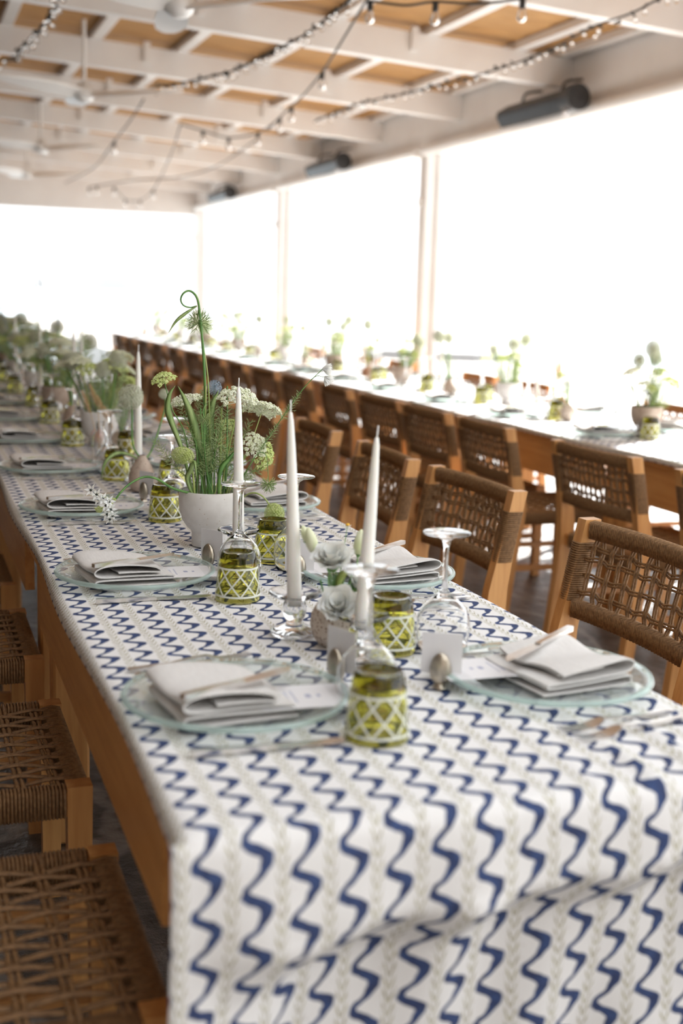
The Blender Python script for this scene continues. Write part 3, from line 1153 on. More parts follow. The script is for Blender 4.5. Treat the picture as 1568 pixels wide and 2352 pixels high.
def make_napkin(seed):
    rnd = random.Random(seed)
    t = thing('linen_napkin', 'x', 'napkin')
    # serpentine fold in x-z, extruded along y; spine to -x, loose edges to +x
    prof = bez([(0.158, 0.0030), (0.08, 0.0026), (0.004, 0.0028), (-0.004, 0.0070), (0.004, 0.0108), (0.08, 0.0095), (0.146, 0.0085), (0.153, 0.0118), (0.146, 0.0150),
                (0.08, 0.0160), (0.010, 0.0170), (-0.007, 0.0230), (0.010, 0.0285), (0.055, 0.0285), (0.10, 0.0265), (0.130, 0.0232)], 6)
    flap = bez([(0.040, 0.0200), (0.09, 0.0195), (0.120, 0.0190), (0.128, 0.0205), (0.124, 0.0226)], 6)
    mb = MB()
    def sheet(pf, y0, y1, th):
        n, ny = len(pf), 10
        b = len(mb.v)
        for side in (0, 1):
            for j in range(ny + 1):
                y = y0 + (y1 - y0) * j / ny
                for i, p in enumerate(pf):
                    a, c = pf[max(i - 1, 0)], pf[min(i + 1, n - 1)]
                    dx, dz = c[0] - a[0], c[1] - a[1]
                    L = math.hypot(dx, dz) or 1
                    nx_, nz = -dz / L, dx / L
                    lift = p[1] / 0.03
                    sag = 1 + 0.18 * lift * math.sin(j * 0.7 + 1 + p[0] * 12)
                    off = th if side else 0
                    mb.v.append((p[0] + nx_ * off + 0.006 * lift * math.sin(j * 0.45), y + 0.008 * lift * math.sin(p[0] * 20), max(0.0008, p[1] * sag + nz * off)))
        S = (ny + 1) * n
        for j in range(ny):
            for i in range(n - 1):
                q = b + j * n + i
                mb.f.append((q, q + 1, q + n + 1, q + n))
                mb.f.append((q + S, q + S + n, q + S + n + 1, q + S + 1))
        for i in range(n - 1):
            for j, fl_ in ((0, 0), (ny, 1)):
                q = b + j * n + i
                mb.f.append((q, q + S, q + S + 1, q + 1) if not fl_ else (q, q + 1, q + S + 1, q + S))
        for j in range(ny):
            for i, fl_ in ((0, 1), (n - 1, 0)):
                q = b + j * n + i
                mb.f.append((q, q + S, q + S + n, q + n) if not fl_ else (q, q + n, q + S + n, q + S))
    prof2 = [(p.x, p.y) for p in [Vector((q[0], q[1])) for q in prof]]
    sheet(prof2, -0.082, 0.078, 0.0020)
    mb.build('folded_cloth', 'linen', t, smooth=60)
    mb = MB()
    sheet([(q[0], q[1]) for q in flap], -0.084, 0.060, 0.0017)
    mb.build('inner_fold', 'linen', t, smooth=60)
    return t


def make_menu():
    t = thing('menu_card', 'x', 'card')
    mb = MB()
    L, W, H = 0.205, 0.100, 0.0006
    n = 8
    mb.uv = []
    for side in (0, 1):
        for i in range(n + 1):
            for j in (0, 1):
                z = 0.0010 * math.sin(PI * i / n) + (H if side else 0)
                mb.v.append((L * i / n, -W / 2 + W * j, z))
                mb.uv.append((i / n, j) if side else (0.03, 0.03))
    S = 2 * (n + 1)
    for i in range(n):
        a = i * 2
        mb.f += [(a, a + 1, a + 3, a + 2), (a + S, a + 2 + S, a + 3 + S, a + 1 + S), (a, a + 2, a + 2 + S, a + S), (a + 1, a + 1 + S, a + 3 + S, a + 3)]
    mb.f += [(0, S, S + 1, 1), (2 * n, 2 * n + 1, 2 * n + 1 + S, 2 * n + S)]
    mb.build('card_sheet', 'menu', t)
    return t


def make_cardholder():
    t = thing('place_card_holder', 'x', 'card holder')
    mb = MB()
    seg, rings = 36, 14
    for i in range(rings + 1):
        a = PI * i / rings
        for k in range(seg):
            th = 2 * PI * k / seg
            rr = 1 + 0.045 * math.cos(th * 14 + i * 0.5)
            z = 0.030 - 0.026 * math.cos(a)
            r = (0.0175 - 0.003 * (i / rings)) * math.sin(a) * rr
            mb.v.append((r * math.cos(th) * 0.55, r * math.sin(th), z))
    for i in range(rings):
        for k in range(seg):
            k2 = (k + 1) % seg
            mb.f.append((i * seg + k, i * seg + k2, (i + 1) * seg + k2, (i + 1) * seg + k))
    mb.build('ribbed_shell', 'pewter', t, smooth='all')
    MB().lathe([(0, 0), (0.010, 0), (0.0115, 0.002), (0.010, 0.006), (0.006, 0.009), (0, 0.0095)], 20).build('foot', 'pewter', t, smooth=40)
    return t


def make_placecard():
    t = thing('place_card', 'x', 'card')
    MB().box((0, 0, 0.032), (0.0008, 0.062, 0.064)).build('card_sheet', 'card', t)
    return t


charger, tumbler, wineglass = make_charger(), make_tumbler(), make_wineglass()
holder, candle = make_candle_holder(), make_candle()
knife, fork = make_knife(), make_fork()
napkin, menu = make_napkin(1), make_menu()
cholder, pcard = make_cardholder(), make_placecard()

Z0 = TZ + 0.0095    # cloth surface


def setting(side, k, x, y, where, row, full=True, jig=0.0):
    """one place: side -1 = diner on the -x side looking +x, +1 the other way round"""
    rz = 0.0 if side < 0 else PI
    c, s = math.cos(rz), math.sin(rz)

    def W(lx, ly, z):
        return (x + c * lx - s * ly, y + s * lx + c * ly, Z0 + z)
    g = ' ' + row
    place(charger, USED, 'round clear glass charger plate ' + where, (x, y, Z0), 0, 'charger plates' + g)
    place(napkin, USED, 'folded grey linen napkin on the plate ' + where, W(-0.098, -0.020, 0.0075), rz + 0.10 + jig, 'folded napkins' + g, scale=(1.0, 1.0, 1.25))
    place(menu, USED, 'printed menu card under the napkin ' + where, W(-0.040, -0.035, 0.0200), rz - 0.06 + jig, 'menu cards' + g, rot=(0, -0.004, rz - 0.06 + jig))
    if full:
        place(knife, USED, 'steel knife lying on the napkin ' + where, W(-0.10, -0.105, 0.0520), rz, 'knives on napkins' + g, rot=(0, 0.03, rz + 0.55 + jig))
        place(knife, USED, 'steel table knife beside the plate ' + where, W(-0.105, -0.176, 0.0005), rz + 0.0 - jig, 'table knives' + g)
        place(fork, USED, 'steel fork nearest the plate ' + where, W(-0.115, 0.166, 0.0005), rz + 0.14 + jig, 'table forks' + g)
        place(fork, USED, 'outer steel fork ' + where, W(-0.120, 0.196, 0.0005), rz + 0.18 + jig, 'table forks' + g)


LP = [0.400, 1.215, 2.020, 2.785, 3.58, 4.38, 5.18, 5.98, 6.78, 7.58, 8.38]
RP = [0.385, 1.115, 2.010, 2.80, 3.6, 4.4, 5.2, 6.0, 6.8, 7.6, 8.4]
for k, y in enumerate(LP):
    setting(-1, k, 0.163, y, 'at the %s left-hand place from the front' % ORD[k], 'on the near row', k < 7, 0.03 * math.sin(k * 2.7))
for k, y in enumerate(RP):
    setting(1, k, 0.652, y, 'at the %s right-hand place from the front' % ORD[k], 'on the near row', k < 5, 0.05 * math.sin(k * 1.9 + 1))

# glasses on the near row: (tumbler xy, wine glass xy)
LG = [((0.315, 0.233), (0.347, 0.358)), ((0.326, 1.018), (0.368, 1.169)), ((0.355, 1.872), (0.40, 2.00)), ((0.345, 2.59), (0.345, 2.72))]
RG = [((0.486, 0.620), (0.572, 0.600)), ((0.490, 1.342), (0.512, 1.252)), ((0.470, 2.35), (0.50, 2.45)), ((0.47, 3.10), (0.49, 3.2))]
rnd = random.Random(3)
for k in range(4, len(LP)):
    LG.append(((0.33 + rnd.uniform(-.02, .02), LP[k] - 0.12), (0.35, LP[k] + 0.02)))
    RG.append(((0.47 + rnd.uniform(-.02, .02), RP[k] + 0.24), (0.49, RP[k] + 0.36)))
for side, G in (('left', LG), ('right', RG)):
    for k, (a, b) in enumerate(G):
        w_ = 'at the %s %s-hand place from the front' % (ORD[k], side)
        place(tumbler, USED, 'olive green tumbler with white lattice, upside down ' + w_, (a[0], a[1], Z0), 0.25 + k * 0.4, 'green tumblers on the near row')
        place(wineglass, USED, 'clear wine glass standing upside down ' + w_, (b[0], b[1], Z0), 0, 'wine glasses on the near row')

CH = [((0.345, 0.470), 0.0, 'behind the front left wine glass'), ((0.488, 0.415), 0.15, 'beside the front right plate'),
      ((0.338, 1.285), 0.2, 'by the second left wine glass'), ((0.490, 1.145), 0.1, 'beside the second right plate'),
      ((0.36, 2.16), 0.1, 'by the third left place'), ((0.47, 2.02), 0.1, 'by the third right place')]
for (cx_, cy_), a, w_ in CH:
    lf = cx_ < 0.42
    rz_ = (-2.75 if lf else -2.2) + a
    nx_, ny_ = (-math.cos(rz_), -math.sin(rz_))
    nx_, ny_ = (-nx_, -ny_) if ny_ > 0 else (nx_, ny_)
    if lf:
        nx_, ny_ = -abs(nx_), ny_
    place(cholder, USED, 'ribbed pewter place card holder ' + w_, (cx_ + nx_ * 0.011, cy_ + ny_ * 0.011, Z0), rz_, 'place card holders')
    place(pcard, USED, 'small white place card ' + w_, (cx_, cy_, Z0 + 0.020), rz_, 'place cards')

# candles on the near row
CN = [((0.356, 0.745), -0.047, 'in front of the speckled vase', 0.97), ((0.418, 0.578), 0.048, 'leaning behind the front left wine glass', 0.90), ((0.405, 1.32), -0.015, 'in front of the big footed bowl', 0.96),
      ((0.40, 2.52), 0, 'behind the brown bottle vase', 1.0), ((0.455, 4.2), 0, 'in the fourth holder pair, right one', 1.0), ((0.425, 4.22), 0, 'in the fourth holder pair, left one', 1.0), ((0.36, 5.0), 0, 'in the fifth holder', 1.05), ((0.36, 6.4), 0, 'in the sixth holder', 1.05)]
for (x_, y_), lean, w_, sc_ in CN:
    place(holder, USED, 'clear glass candlestick holding the taper ' + w_, (x_, y_, Z0), 0, 'glass candlesticks on the near row', scale=(1.05, 1.05, 1.14))
    place(candle, USED, 'ivory taper candle ' + w_, (x_, y_, Z0 + 0.0535), 0, 'taper candles on the near row', scale=(1, 1, sc_), rot=(0, lean, 0))


# ------------------------------------------------------------------ vases
def vase(name, label, prof_o, th, loc, mat, group=None, seg=40, scale=1.0):
    t = thing(name, label, 'vase', loc, 0, group)
    inner = [(max(0.0, r - th), z + (th if i == 0 else 0)) for i, (r, z) in enumerate(prof_o) if r > th * 1.3]
    prof = [(0, 0)] + prof_o + [(r, z) for r, z in inner[::-1] if z > prof_o[0][1] + th] + [(0, prof_o[0][1] + th * 1.5 + 0.02)]
    MB().lathe([(r * scale, z * scale) for r, z in prof], seg).build('pottery_body' if mat != 'glass' else 'glass_body', mat, t, smooth=50)
    return t


BOWL = [(0.040, 0.0), (0.042, 0.002), (0.0415, 0.030), (0.043, 0.036), (0.052, 0.043), (0.063, 0.060), (0.070, 0.082), (0.0725, 0.105), (0.0715, 0.126), (0.0705, 0.130), (0.069, 0.130)]
ROUND = [(0.020, 0), (0.026, 0.003), (0.036, 0.018), (0.0405, 0.036), (0.039, 0.054), (0.031, 0.070), (0.0225, 0.080), (0.0205, 0.083), (0.019, 0.083)]
DROP = [(0.022, 0), (0.030, 0.003), (0.0385, 0.022), (0.039, 0.040), (0.033, 0.064), (0.020, 0.088), (0.012, 0.103), (0.0115, 0.106), (0.010, 0.106)]
BOTTLE = [(0.024, 0), (0.029, 0.003), (0.030, 0.03), (0.030, 0.075), (0.026, 0.095), (0.014, 0.115), (0.0125, 0.135), (0.0145, 0.141), (0.013, 0.141)]

vase('footed_bowl', 'large off-white speckled footed bowl holding the tall flowers in focus', BOWL, 0.005, (0.392, 1.535, Z0), 'stone', 'footed bowls')
vase('bud_vase', 'small round speckled brown vase with white blooms', ROUND, 0.004, (0.402, 0.668, Z0), 'speck', 'bud vases')
vase('bud_vase', 'brown teardrop vase holding two alliums', DROP, 0.0035, (0.380, 2.345, Z0), 'brownpot', 'bud vases')
vase('glass_bottle', 'clear glass bottle vase with dried grasses', BOTTLE, 0.0025, (0.348, 2.95, Z0), 'glass', 'bud vases')


# ------------------------------------------------------------------ flowers
def flower(name, label, cat, group=None):
    return thing(name, label, cat, (0, 0, 0), 0, group)


def stem_obj(parent, pts, r0, r1, mat='stem', n=6, sub=8, name='stem'):
    p = bez(pts, sub)
    m = len(p)
    return MB().tube(p, [r0 + (r1 - r0) * i / (m - 1) for i in range(m)], n).build(name, mat, parent, smooth='all')


def frame(n):
    n = Vector(n).normalized()
    a = n.orthogonal().normalized()
    return a, n.cross(a), n


def umbel_mesh(name, mat, R, dome, n_ray, n_flo, seed, floret=0.0022):
    """umbel opening along +z from the origin: rays and clusters of florets"""
    rnd = random.Random(seed)
    mb = MB()
    for i in range(n_ray):
        rr = math.sqrt((i + 0.5) / n_ray)
        th = i * 2.39996
        tip = Vector((R * rr * math.cos(th), R * rr * math.sin(th), dome * (1 - 0.75 * rr * rr) + rnd.uniform(-.003, .003)))
        mb.tube([(0, 0, 0), tip * 0.5 + Vector((0, 0, dome * 0.02)), tip], 0.0006, 3, caps=False)
        cr = R * 0.95 / math.sqrt(n_ray)
        nrm = (tip + Vector((0, 0, R * 0.6))).normalized()
        a, b, _ = frame(nrm)
        for k in range(n_flo):
            q = math.sqrt((k + 0.5) / n_flo) * cr * rnd.uniform(0.85, 1.15)
            t2 = k * 2.39996 + i
            p = tip + a * q * math.cos(t2) + b * q * math.sin(t2) + nrm * (0.004 + rnd.uniform(-.0015, .0025))
            mb.octa(p, floret * rnd.uniform(0.7, 1.25))
    return mb.mesh(name, mat)


def globe_mesh(name, mat, R, n, seed):
    rnd = random.Random(seed)
    mb = MB()
    for i in range(n):
        z = 1 - 2 * (i + 0.5) / n
        th = i * 2.39996
        d = Vector((math.sqrt(1 - z * z) * math.cos(th), math.sqrt(1 - z * z) * math.sin(th), z))
        p = d * R * rnd.uniform(0.86, 1.03)
        mb.tube([d * 0.1 * R, p], 0.0004, 3, caps=False)
        a, b, _ = frame(d)
        for k in range(5):
            t2 = k * 2 * PI / 5 + i
            e = a * math.cos(t2) + b * math.sin(t2)
            f_ = a * math.cos(t2 + 0.6) + b * math.sin(t2 + 0.6)
            L = R * 0.16
            mb.add([p, p + (e * 1.0 + d * 0.35) * L * 0.55, p + (e + f_) * 0.55 * L + d * L * 0.5, p + (f_ + d * 0.35) * L * 0.55, p - d * 0.001], [(0, 1, 2, 3), (4, 3, 2, 1)])
    return mb.mesh(name, mat)


def feather_mesh(name, mat, L, n, seed, spread=0.03, r=0.0008, branches=3):
    """thread-leaved foliage along +z"""
    rnd = random.Random(seed)
    mb = MB()
    for i in range(n):
        z = L * (0.12 + 0.88 * i / n)
        th = i * 2.4 + rnd.uniform(-.3, .3)
        ln = spread * rnd.uniform(0.6, 1.1) * (1 - 0.45 * i / n)
        d = Vector((math.cos(th), math.sin(th), rnd.uniform(0.2, 0.9))).normalized()
        p0 = Vector((0, 0, z))
        p1 = p0 + d * ln * 0.5
        p2 = p0 + d * ln + Vector((rnd.uniform(-1, 1), rnd.uniform(-1, 1), rnd.uniform(-.2, 1))) * ln * 0.2
        mb.tube([p0, p1, p2], [r, r * 0.8, r * 0.35], 3, caps=False)
        for k in range(branches):
            q = p0.lerp(p2, rnd.uniform(0.3, 0.8))
            e = (d + Vector((rnd.uniform(-1, 1), rnd.uniform(-1, 1), rnd.uniform(-.6, 1))) * 0.8).normalized()
            mb.tube([q, q + e * ln * 0.22, q + e * ln * 0.42], [r * 0.7, r * 0.6, r * 0.3], 3, caps=False)
    return mb.mesh(name, mat)


def nigella_mesh(name, mat, R, n, seed):
    """ball of forked threads round a seed pod"""
    rnd = random.Random(seed)
    mb = MB()
    for i in range(n):
        z = 1 - 1.7 * (i + 0.5) / n
        th = i * 2.39996
        d = Vector((math.sqrt(max(0, 1 - z * z)) * math.cos(th), math.sqrt(max(0, 1 - z * z)) * math.sin(th), z))
        p1 = d * R * 0.55
        for k in range(3):
            e = (d + Vector((rnd.uniform(-1, 1), rnd.uniform(-1, 1), rnd.uniform(-1, 1))) * 0.6).normalized()
            mb.tube([(0, 0, 0) if k == 0 else p1 * 0.7, p1, p1 + e * R * rnd.uniform(0.35, 0.6)], [0.0009, 0.0008, 0.0004], 3, caps=False)
    return mb.mesh(name, mat)


def star_mesh(name, mat, R, petals=6):
    mb = MB()
    for k in range(petals):
        th = 2 * PI * k / petals
        c, s = math.cos(th), math.sin(th)
        def P(r, w, z):
            return (r * c - w * s, r * s + w * c, z)
        mb.add([P(0.1 * R, 0, 0), P(0.45 * R, 0.20 * R, 0.10 * R), P(R, 0, 0.30 * R), P(0.45 * R, -0.20 * R, 0.10 * R),
                P(0.1 * R, 0, -.0006), P(0.45 * R, 0.20 * R, 0.10 * R - .0006), P(R, 0, 0.30 * R - .0006), P(0.45 * R, -0.20 * R, 0.10 * R - .0006)],
               [(0, 1, 2, 3), (7, 6, 5, 4), (0, 4, 5, 1), (1, 5, 6, 2), (2, 6, 7, 3), (3, 7, 4, 0)])
    return mb.mesh(name, mat)


def leaf_obj(parent, pts, w, mat='leaf', fold=0.25, name='leaf_blade', up=(0, -1, 0.3)):
    p = bez(pts, 7)
    m = len(p)
    mb = MB()
    up = Vector(up)
    for i, q in enumerate(p):
        t = (p[min(i + 1, m - 1)] - p[max(i - 1, 0)]).normalized()
        side = t.cross(up).normalized()
        nn = side.cross(t).normalized()
        s = i / (m - 1)
        ww = w * min(1, 0.25 + 1.7 * s) * (1 - max(0, (s - 0.45) / 0.55) ** 1.6) + 0.0004
        mb.v += [tuple(q - side * ww), tuple(q + nn * ww * fold - nn * 0.0004), tuple(q + side * ww), tuple(q + nn * (ww * fold + 0.0008))]
    for i in range(m - 1):
        o = i * 4
        for k in range(4):
            mb.f.append((o + k, o + (k + 1) % 4, o + 4 + (k + 1) % 4, o + 4 + k))
    mb.f += [(3, 2, 1, 0), ((m - 1) * 4, (m - 1) * 4 + 1, (m - 1) * 4 + 2, (m - 1) * 4 + 3)]
    return mb.build(name, mat, parent, smooth='all')


def orient(d):
    return Vector(d).to_track_quat('Z', 'Y').to_euler()


UM = umbel_mesh('umbel', 'umbel', 0.034, 0.020, 34, 16, 1)
UMB = umbel_mesh('umbel', 'umbel', 0.040, 0.016, 38, 16, 2)
UMG = umbel_mesh('umbel', 'umbelg', 0.030, 0.022, 26, 12, 3, 0.0026)
UMD = umbel_mesh('umbel', 'umbelg', 0.024, 0.034, 30, 14, 4, 0.0018)
BALL = globe_mesh('umbel', 'umbelg', 0.021, 230, 15)
GLB = globe_mesh('flower_globe', 'allium', 0.030, 260, 5)
FEA = feather_mesh('thread_leaves', 'fern', 0.16, 60, 6, 0.030)
FEAS = feather_mesh('thread_leaves', 'fern', 0.09, 50, 7, 0.022)
NIG = nigella_mesh('thread_bracts', 'fern', 0.034, 60, 8)
NIGS = nigella_mesh('thread_bracts', 'fern', 0.020, 44, 9)
STAR = star_mesh('petals', 'petal', 0.0125)
POD = MB().sphere((0, 0, 0), 0.006, 10, 7, (1, 1, 1.5)).mesh('seed_pod', 'bud', 'all')
DOT = MB().sphere((0, 0, 0), 0.0024, 8, 5).mesh('flower_eye', 'dark', 'all')

PB = Vector((0.392, 1.535, Z0 + 0.10))      # inside the big bowl
FLG = 'flowers in the large footed bowl'


def inbowl(dx, dy):
    return PB + Vector((dx, dy, 0))


def headed(name, label, cat, pts, mesh, aim, r0=0.0016, r1=0.0011, mat='stem', scale=1.0, group=FLG, headname='flower_head', leaves=0, foot=True):
    f = flower(name, label, cat, group)
    stem_obj(f, pts, r0, r1, mat)
    link(headname, mesh, f, pts[-1], orient(aim), scale)
    if leaves:
        p = bez(pts, 6)
        rr = random.Random(len(label))
        for k in range(leaves):
            i = int((0.25 + 0.6 * k / max(1, leaves)) * (len(p) - 1))
            link('thread_leaves', FEAS, f, p[i], orient((p[min(i + 1, len(p) - 1)] - p[i]) + Vector((rr.uniform(-.4, .4), rr.uniform(-.4, .4), 0)) * 0.02), 0.8)
    return f


# 1 the looped garlic scape and its companions
Yf = 1.54
f = flower('garlic_scape', 'tall green garlic scape curling in a loop at the very top', 'flower', FLG)
lp = [inbowl(-0.005, -0.02), yy(470, 1010, Yf), yy(471, 900, Yf), yy(466, 800, Yf), yy(459, 725, Yf), yy(455, 693, Yf), yy(447, 676, Yf), yy(434, 668, Yf), yy(421, 674, Yf), yy(415, 688, Yf + .005), yy(421, 701, Yf + .01), yy(436, 706, Yf + .012), yy(452, 703, Yf + .012)]
stem_obj(f, lp, 0.0036, 0.0015, 'stem', 8)
leaf_obj(f, [yy(452, 703, Yf + .012), yy(430, 717, Yf), yy(405, 737, Yf), yy(387, 764, Yf)], 0.0035, 'leaf', name='tip')
f = flower('nigella_stem', 'thread-leaved nigella pod beside the looped scape', 'flower', FLG)
stem_obj(f, [inbowl(0.005, -0.01), yy(482, 1000, Yf + .02), yy(478, 880, Yf + .02), yy(468, 800, Yf + .02), yy(456, 742, Yf + .02)], 0.0022, 0.0012, 'stempale')
link('thread_bracts', NIG, f, yy(456, 742, Yf + .02), orient((0, 0, 1)), 1.0)
link('seed_pod', POD, f, yy(450, 738, Yf + .02), orient((0, 0, 1)))
# 2 umbels
headed('lace_flower', 'creamy domed lace flower just left of the middle candle tip', 'flower', [inbowl(0.02, 0), yy(530, 1010, 1.52), yy(547, 925, 1.50)], UM, (0, -0.2, 1), mat='stempale', scale=1.25)
headed('lace_flower', 'wide lace flower seen from below, right of the middle candle', 'flower', [inbowl(0.03, 0.01), yy(570, 1030, 1.56), yy(600, 950, 1.58)], UMB, (0.25, 0.30, 1), mat='stempale', scale=1.12)
headed('lace_flower', 'fluffy white lace flower at the left of the large bowl', 'flower', [inbowl(-0.03, 0.02), yy(450, 1030, 1.62), yy(425, 930, 1.66)], UMB, (-0.3, 0.1, 1), mat='stempale', scale=1.0)
headed('lace_flower', 'yellow-green lace flower at the upper left of the large bowl', 'flower', [inbowl(-0.03, 0.0), yy(425, 1000, 1.52), yy(395, 940, 1.52), yy(378, 880, 1.52)], UMG, (-0.3, -0.3, 1), mat='stem', scale=0.85, leaves=1)
headed('lace_flower', 'white lace flower low at the right of the bowl', 'flower', [inbowl(0.035, -0.01), yy(545, 1080, 1.5), yy(582, 1025, 1.5)], UM, (0.3, -0.9, 0.5), mat='stempale', scale=0.85)
headed('lace_flower', 'lime green lace flower hanging at the right of the bowl', 'flower', [inbowl(0.035, 0.0), yy(540, 1080, 1.53), yy(598, 1045, 1.53)], UMG, (0.6, -0.5, -0.2), mat='stempale', scale=1.0)
headed('lace_flower', 'drooping green umbel at the left rim of the bowl', 'flower', [inbowl(-0.04, -0.02), yy(440, 1060, 1.48), yy(434, 1034, 1.47), yy(420, 1046, 1.46)], BALL, (-0.15, -0.15, -1), mat='stempale', scale=(1.2, 1.2, 0.9))
headed('lace_flower', 'fresh green closed umbel nodding over the second green tumbler', 'flower', [inbowl(0.05, -0.03), yy(575, 1133, 1.44), yy(605, 1142, 1.42), yy(630, 1180, 1.41)], BALL, (0.05, -0.2, -1), mat='stempale', scale=(1.05, 1.05, 1.15), r0=0.002, r1=0.0016)
headed('lace_flower', 'pale lace flower low behind the middle candle', 'flower', [inbowl(0.03, 0.03), yy(520, 1040, 1.6), yy(528, 985, 1.62)], UMG, (0.1, -0.2, 1), mat='stempale', scale=0.8, leaves=2)
# 3 long stem with two scabious-like heads to the right
f = flower('masterwort_stem', 'long slanting stem with two white masterwort heads at right', 'flower', FLG)
stem_obj(f, [inbowl(0.04, 0), yy(560, 1090, 1.5), yy(620, 1000, 1.47), yy(690, 900, 1.44), yy(742, 846, 1.42)], 0.0015, 0.0009, 'stem')
stem_obj(f, [yy(690, 900, 1.44), yy(722, 866, 1.43), yy(745, 866, 1.42)], 0.0009, 0.0007, 'stem')
ASTR = None
mb = MB()
for k in range(26):
    th = k * 2.39996
    q = math.sqrt((k + .5) / 26)
    d = Vector((math.cos(th) * q, math.sin(th) * q, 1.1)).normalized()
    a_, b_, _n = frame(d)
    L = 0.017
    mb.add([a_ * 0.0007, d * L * 0.6 + a_ * 0.0022, d * L, d * L * 0.6 - a_ * 0.0022, -a_ * 0.0007, d * L * 0.6 + b_ * 0.0009], [(0, 1, 5), (1, 2, 5), (2, 3, 5), (3, 4, 5), (4, 0, 5), (0, 4, 3, 2, 1)])
AST = mb.mesh('flower_head', 'petal')
link('flower_head', AST, f, yy(740, 846, 1.42), orient((0.75, -0.2, -0.1)), 1.45)
link('flower_head', AST, f, yy(745, 864, 1.42), orient((0.55, -0.2, -0.6)), 1.45)
link('thread_leaves', FEA, f, yy(640, 975, 1.46), orient(yy(690, 900, 1.44) - yy(640, 975, 1.46)), 0.55)
link('thread_leaves', FEA, f, yy(585, 1055, 1.48), orient(yy(690, 900, 1.44) - yy(640, 975, 1.46)), 0.6)
# 4 star-of-Bethlehem reaching left
f = flower('star_flower', 'arching green stem with white star flowers reaching left over a plate', 'flower', FLG)
Ys = 1.44
stem_obj(f, [inbowl(-0.045, -0.02) + Vector((0, 0, 0.025)), yy(398, 1122, 1.47), yy(360, 1100, Ys), yy(330, 1096, Ys), yy(300, 1110, Ys - .01), yy(278, 1130, Ys - .02), yy(266, 1146, Ys - .02)], 0.0030, 0.0020, 'stem', 8)
stem_obj(f, [yy(266, 1146, Ys - .02), yy(255, 1160, Ys - .03), yy(250, 1180, Ys - .03)], 0.0020, 0.0014, 'stempale', 6)
stem_obj(f, [yy(266, 1146, Ys - .02), yy(240, 1142, Ys - .03), yy(215, 1130, Ys - .03)], 0.0016, 0.0010, 'stempale', 6)
for (px, py, ax) in ((209, 1126, (-.5, -.7, .3)), (222, 1136, (-.2, -.9, .2)), (236, 1146, (.1, -.9, .3)), (250, 1152, (.3, -.9, 0)), (243, 1161, (-.1, -1, 0)), (254, 1170, (.4, -.8, -.2)), (246, 1181, (-.2, -.9, -.3)), (258, 1184, (.3, -.8, -.5)), (252, 1192, (0, -.7, -.7)), (226, 1146, (-.3, -.8, -.4))):
    c_ = yy(px, py, Ys - .04)
    link('petals', STAR, f, c_, orient(ax), 1.25)
    link('flower_eye', DOT, f, c_ + Vector(ax).normalized() * 0.001, None, 1.25)
link('bud_cluster', UMD, f, yy(228, 1160, Ys - .03), orient((0, -.3, -1)), 0.42)
# 5 strap leaves
f = flower('strap_leaf', 'broad green strap leaf standing left of the scape', 'leaf', FLG)
leaf_obj(f, [inbowl(-0.01, 0.0), yy(462, 1060, 1.53), yy(445, 975, 1.53), yy(428, 925, 1.53), yy(408, 886, 1.53)], 0.0100, 'leaf')
f = flower('strap_leaf', 'folded green strap leaf bending over at the far left', 'leaf', FLG)
leaf_obj(f, [inbowl(-0.035, 0.0), yy(420, 1040, 1.5), yy(392, 965, 1.5), yy(385, 935, 1.5), yy(390, 905, 1.5), yy(402, 886, 1.5)], 0.0075, 'leaf')
f = flower('strap_leaf', 'narrow green leaf rising right of the scape', 'leaf', FLG)
leaf_obj(f, [inbowl(0.005, 0.015), yy(478, 1020, 1.58), yy(485, 940, 1.58), yy(502, 896, 1.58)], 0.010, 'leaf')
f = flower('strap_leaf', 'thin leaf crossing behind the middle candle', 'leaf', FLG)
leaf_obj(f, [inbowl(0.015, -0.02), yy(505, 1085, 1.5), yy(525, 1055, 1.5), yy(545, 1030, 1.5)], 0.006, 'stem')
f = flower('strap_leaf', 'dark leaf arching over the front rim of the bowl', 'leaf', FLG)
leaf_obj(f, [inbowl(-0.035, -0.02), yy(430, 1105, 1.49), yy(437, 1080, 1.48), yy(446, 1060, 1.47), yy(452, 1100, 1.45)], 0.006, 'leaf')
# 6 straight stems and thread foliage in the bowl
rnd = random.Random(21)
SB = [(455, 960, 'left of centre'), (492, 930, 'right of centre'), (505, 990, 'near the middle candle'), (440, 985, 'at the left'), (560, 1000, 'at the far right'), (520, 950, 'behind the candle'), (475, 1010, 'in the very middle'), (420, 950, 'leaning far left'), (545, 960, 'beside the wide umbel'), (590, 1080, 'low over the right rim'), (410, 1080, 'low over the left rim'), (465, 900, 'tallest beside the scape')]
for i, (px, py, w_) in enumerate(SB):
    f = flower('fennel_sprig', 'feathery fennel sprig in the large bowl, ' + w_, 'foliage', FLG)
    b0 = inbowl(rnd.uniform(-.035, .035), rnd.uniform(-.03, .03))
    tp = yy(px, py, 1.55 + rnd.uniform(-.05, .06))
    stem_obj(f, [b0, b0.lerp(tp, .5) + Vector((0, 0, 0.015)), tp], 0.0016, 0.0007, 'stem' if i % 2 else 'stempale')
    m_ = b0.lerp(tp, 0.45) + Vector((0, 0, 0.012))
    link('thread_leaves', FEA, f, m_, orient(tp - m_), 0.85)
    link('thread_leaves', FEAS, f, b0.lerp(tp, 0.25) + Vector((0, 0, .012)), orient(tp - b0 + Vector((.05, -.05, 0))), 0.9)
